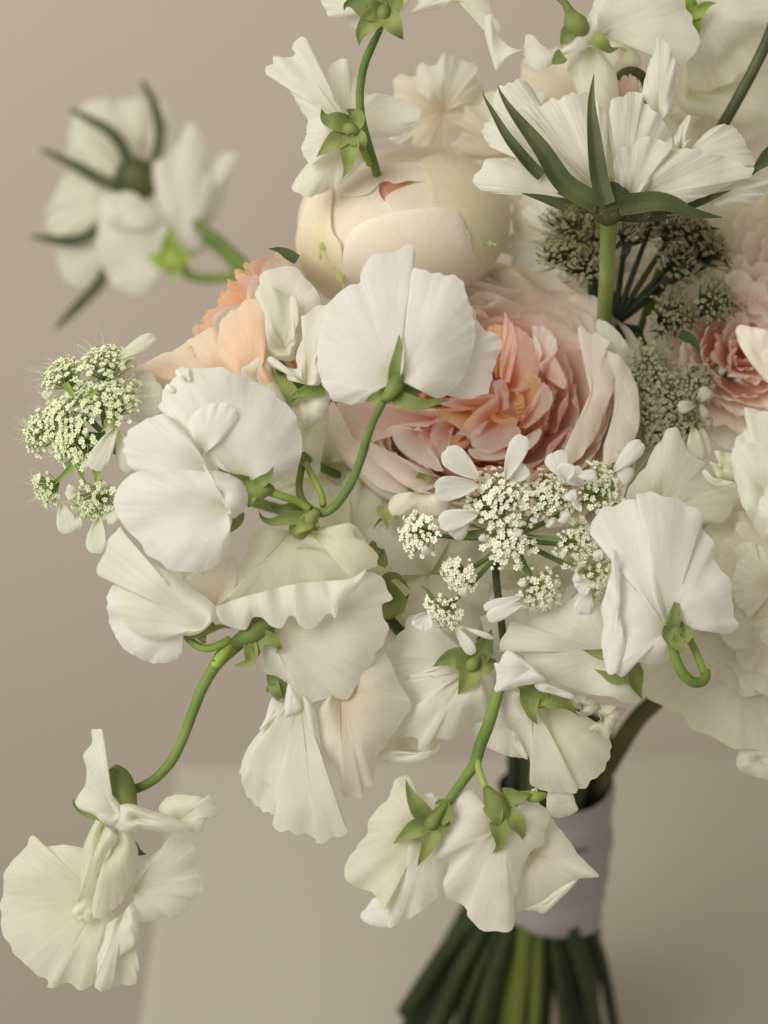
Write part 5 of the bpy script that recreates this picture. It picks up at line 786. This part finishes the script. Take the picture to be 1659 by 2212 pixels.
for b_, o_, z, mt in (((1180, 100), [(1100, -80), (1060, 100), (1120, 250), (1200, 400), (1180, 480), (1300, 540), (1450, 480), (1600, 350), (1700, 200), (1700, -80)], -40, CREAMW), ((1250, 60), [(1180, 60), (1220, 160), (1250, 300), (1180, 420), (1300, 380), (1500, 220), (1700, 120), (1700, -100), (1300, -100)], -34, WHITE), ((1200, 560), [(1100, 540), (1180, 400), (1260, 480), (1400, 520), (1560, 560), (1700, 440), (1700, 700), (1500, 740), (1300, 700), (1150, 660)], -46, CREAMW), ((800, 300), [(640, 280), (740, 250), (860, 290), (900, 380), (860, 440), (760, 460), (700, 380)], -40, GREENW), ((1200, 640), [(1100, 560), (1200, 540), (1280, 660), (1280, 760), (1150, 760), (1060, 680)], -50, TAN)):
    petal(t3, 'F3', b_, o_, z, mt, cup=2.5, ruf=2.2, rf=(2, 5), closed=True)
calyx(t3, 'F3', [(1150, -60, 0), (1160, -10, 1), (1180, 40, 1), (1190, 90, 0)], [1.4, 2.4, 3.2, 2.8], -30, [[(1190, 95, 2), (1240, 70, 3), (1290, 30, 2), (1350, 18, 1)], [(1200, 110, 2), (1230, 150, 2), (1245, 210, 1)]], sw=4.5, mat=G_PED)
stemp(t3, 'F3', [(760, 470, -34), (800, 435, -34), (860, 430, -34), (915, 470, -36), (940, 560, -46)], 1.35, G_DARK)
core_stem(t3, *q('F3', (940, 560)), -46)
t4 = thing('bare_stem', 'dark green bare stem slanting up past the pincushion petals', 'stem', (1570, 260, -30))
stemp(t4, 'F3', [(1720, 60, -26), (1660, 230, -26), (1580, 400, -28), (1490, 570, -30), (1400, 730, -34), (1300, 900, -50)], 1.6, G_DARK); core_stem(t4, *q('F3', (1300, 900)), -51, 1.6)
leaf(t4, 'F3', [(1700, 900), (1650, 950), (1590, 1010), (1550, 1062)], 5, G_DARK, -8, name='leaf')
for fx, fy, fz, r_, lb in ((960, 240, -62, 120, 'faint blurred petals beyond the cream bud'), (1110, 330, -58, 140, 'soft out-of-focus blossom between cream bud and pincushion flower'), (1560, 330, -64, 180, 'soft out-of-focus blossom behind the pincushion flower'), (1250, 210, -64, 130, 'faint out-of-focus blossom behind the green bud calyx')):
    filler(fx, fy, fz, r_, lb, (R5A, R5B), 5, grp='soft pale blossoms at the back')
pk = thing('rose_bud', 'small coral pink bud tip showing above the pincushion petals', 'rose bud', (1355, 190, -34))
for k in range(4): rpetal(pk, Head(1352, 205, -36, (0, .9, .4)), k * 1.57, 1.0, 1.5, 3.2, -6, 4.5 + .5 * k, R_MID, bulge=1.2, curl=-.8, ruf=.4, nu=18, nv=12)
core_stem(pk, 1352, 225, -44)
# ================================================================ BLURRED FLOWERS AT UPPER LEFT
z0 = -265
g1 = thing('pincushion_flower', 'blurred cream pincushion flower with dark bracts in the background', 'pincushion flower', (290, 400, z0))
for b_, o_, z in (((820, 640), [(880, 300), (830, 220), (700, 240), (600, 220), (500, 260), (440, 340), (420, 480), (560, 540), (700, 600)], 0), ((780, 690), [(560, 480), (430, 470), (400, 560), (420, 640), (360, 740), (400, 800), (560, 760)], 4), ((760, 760), [(560, 700), (380, 720), (330, 800), (280, 880), (280, 960), (310, 1040), (440, 1060), (600, 980)], 8), ((760, 800), [(560, 960), (400, 1050), (330, 1120), (360, 1240), (390, 1310), (480, 1350), (600, 1330), (700, 1150)], 6), ((860, 640), [(820, 300), (900, 220), (980, 260), (1010, 340), (990, 460), (960, 560)], -2)):
    petal(g1, 'F1', b_, o_, z0 + z, GREENW, cup=4, ruf=3, rf=(2, 5), rib=.2, closed=True)
for p_ in ([(800, 680), (740, 520), (660, 420), (540, 350), (420, 290)], [(760, 760), (620, 720), (480, 640), (360, 580), (250, 530)], [(920, 660), (950, 540), (960, 400), (920, 240), (850, 120)], [(700, 900), (560, 1030), (440, 1080), (320, 1070), (190, 1050)], [(660, 1200), (600, 1330), (500, 1440), (420, 1520), (340, 1600)]): leaf(g1, 'F1', p_, 5.0, G_DARK, z0 + 14, name='bract', prof=lambda t: 1 - t ** 3 * .7)
tube(g1, 'receptacle', [(*q('F1', (900, 700)), z0 + 8), (*q('F1', (840, 710)), z0 + 12), (*q('F1', (780, 700)), z0 + 8)], [5, 9, 8], G_DARK, 14, 10)
core_stem(g1, *q('F1', (900, 720)), z0 + 4, 2.0)
g2 = thing('sweet_pea', 'blurred white sweet pea on a green stalk in the background by the apricot rose', 'sweet pea', (370, 570, z0 + 24))
for b_, o_, z in (((1020, 1130), [(1000, 960), (900, 860), (800, 790), (680, 790), (610, 830), (600, 900), (580, 1050), (580, 1160), (640, 1280), (720, 1370), (840, 1400), (930, 1360), (970, 1240)], 26), ((1060, 1120), [(960, 900), (930, 780), (920, 620), (1000, 560), (1080, 480), (1110, 390), (1160, 380), (1200, 440), (1230, 540), (1230, 640), (1280, 760), (1220, 1000), (1240, 1120), (1140, 1140)], 22), ((1150, 1000), [(1180, 860), (1200, 700), (1330, 560), (1440, 560), (1380, 660), (1350, 800), (1290, 940), (1230, 1020)], 16), ((700, 1000), [(600, 830), (700, 840), (800, 800), (900, 880), (1000, 970), (900, 1000), (760, 960), (640, 960)], 30)):
    petal(g2, 'F1', b_, o_, z0 + z, WHITE, cup=4, ruf=2.2, closed=True)
calyx(g2, 'F1', [(1120, 1260, 0), (1080, 1220, 2), (1040, 1180, 2), (1010, 1130, 0)], [1.6, 4.4, 5, 4.2], z0 + 30, [[(1030, 1150, 3), (1020, 1060, 4), (1030, 990, 2)], [(1060, 1180, 3), (1130, 1170, 4), (1180, 1150, 2)], [(1020, 1200, 3), (950, 1190, 4), (880, 1160, 2)], [(1050, 1230, 2), (1040, 1280, 2), (1020, 1310, 0)]], sw=9, mat=G_PED)
stemp(g2, 'F1', [(1090, 1240, 30), (1130, 1280, 30), (1200, 1300, 30), (1300, 1300, 34), (1400, 1290, 36), (1520, 1300, 40)], 2.0, G_STEM, z0)
stemp(g2, 'F1', [(1240, 1050, 24), (1310, 1110, 26), (1380, 1180, 30), (1450, 1260, 36)], 2.6, G_STEM, z0, name='pedicel')
core_stem(g2, *q('F1', (1500, 1300)), z0 + 38, 1.8)
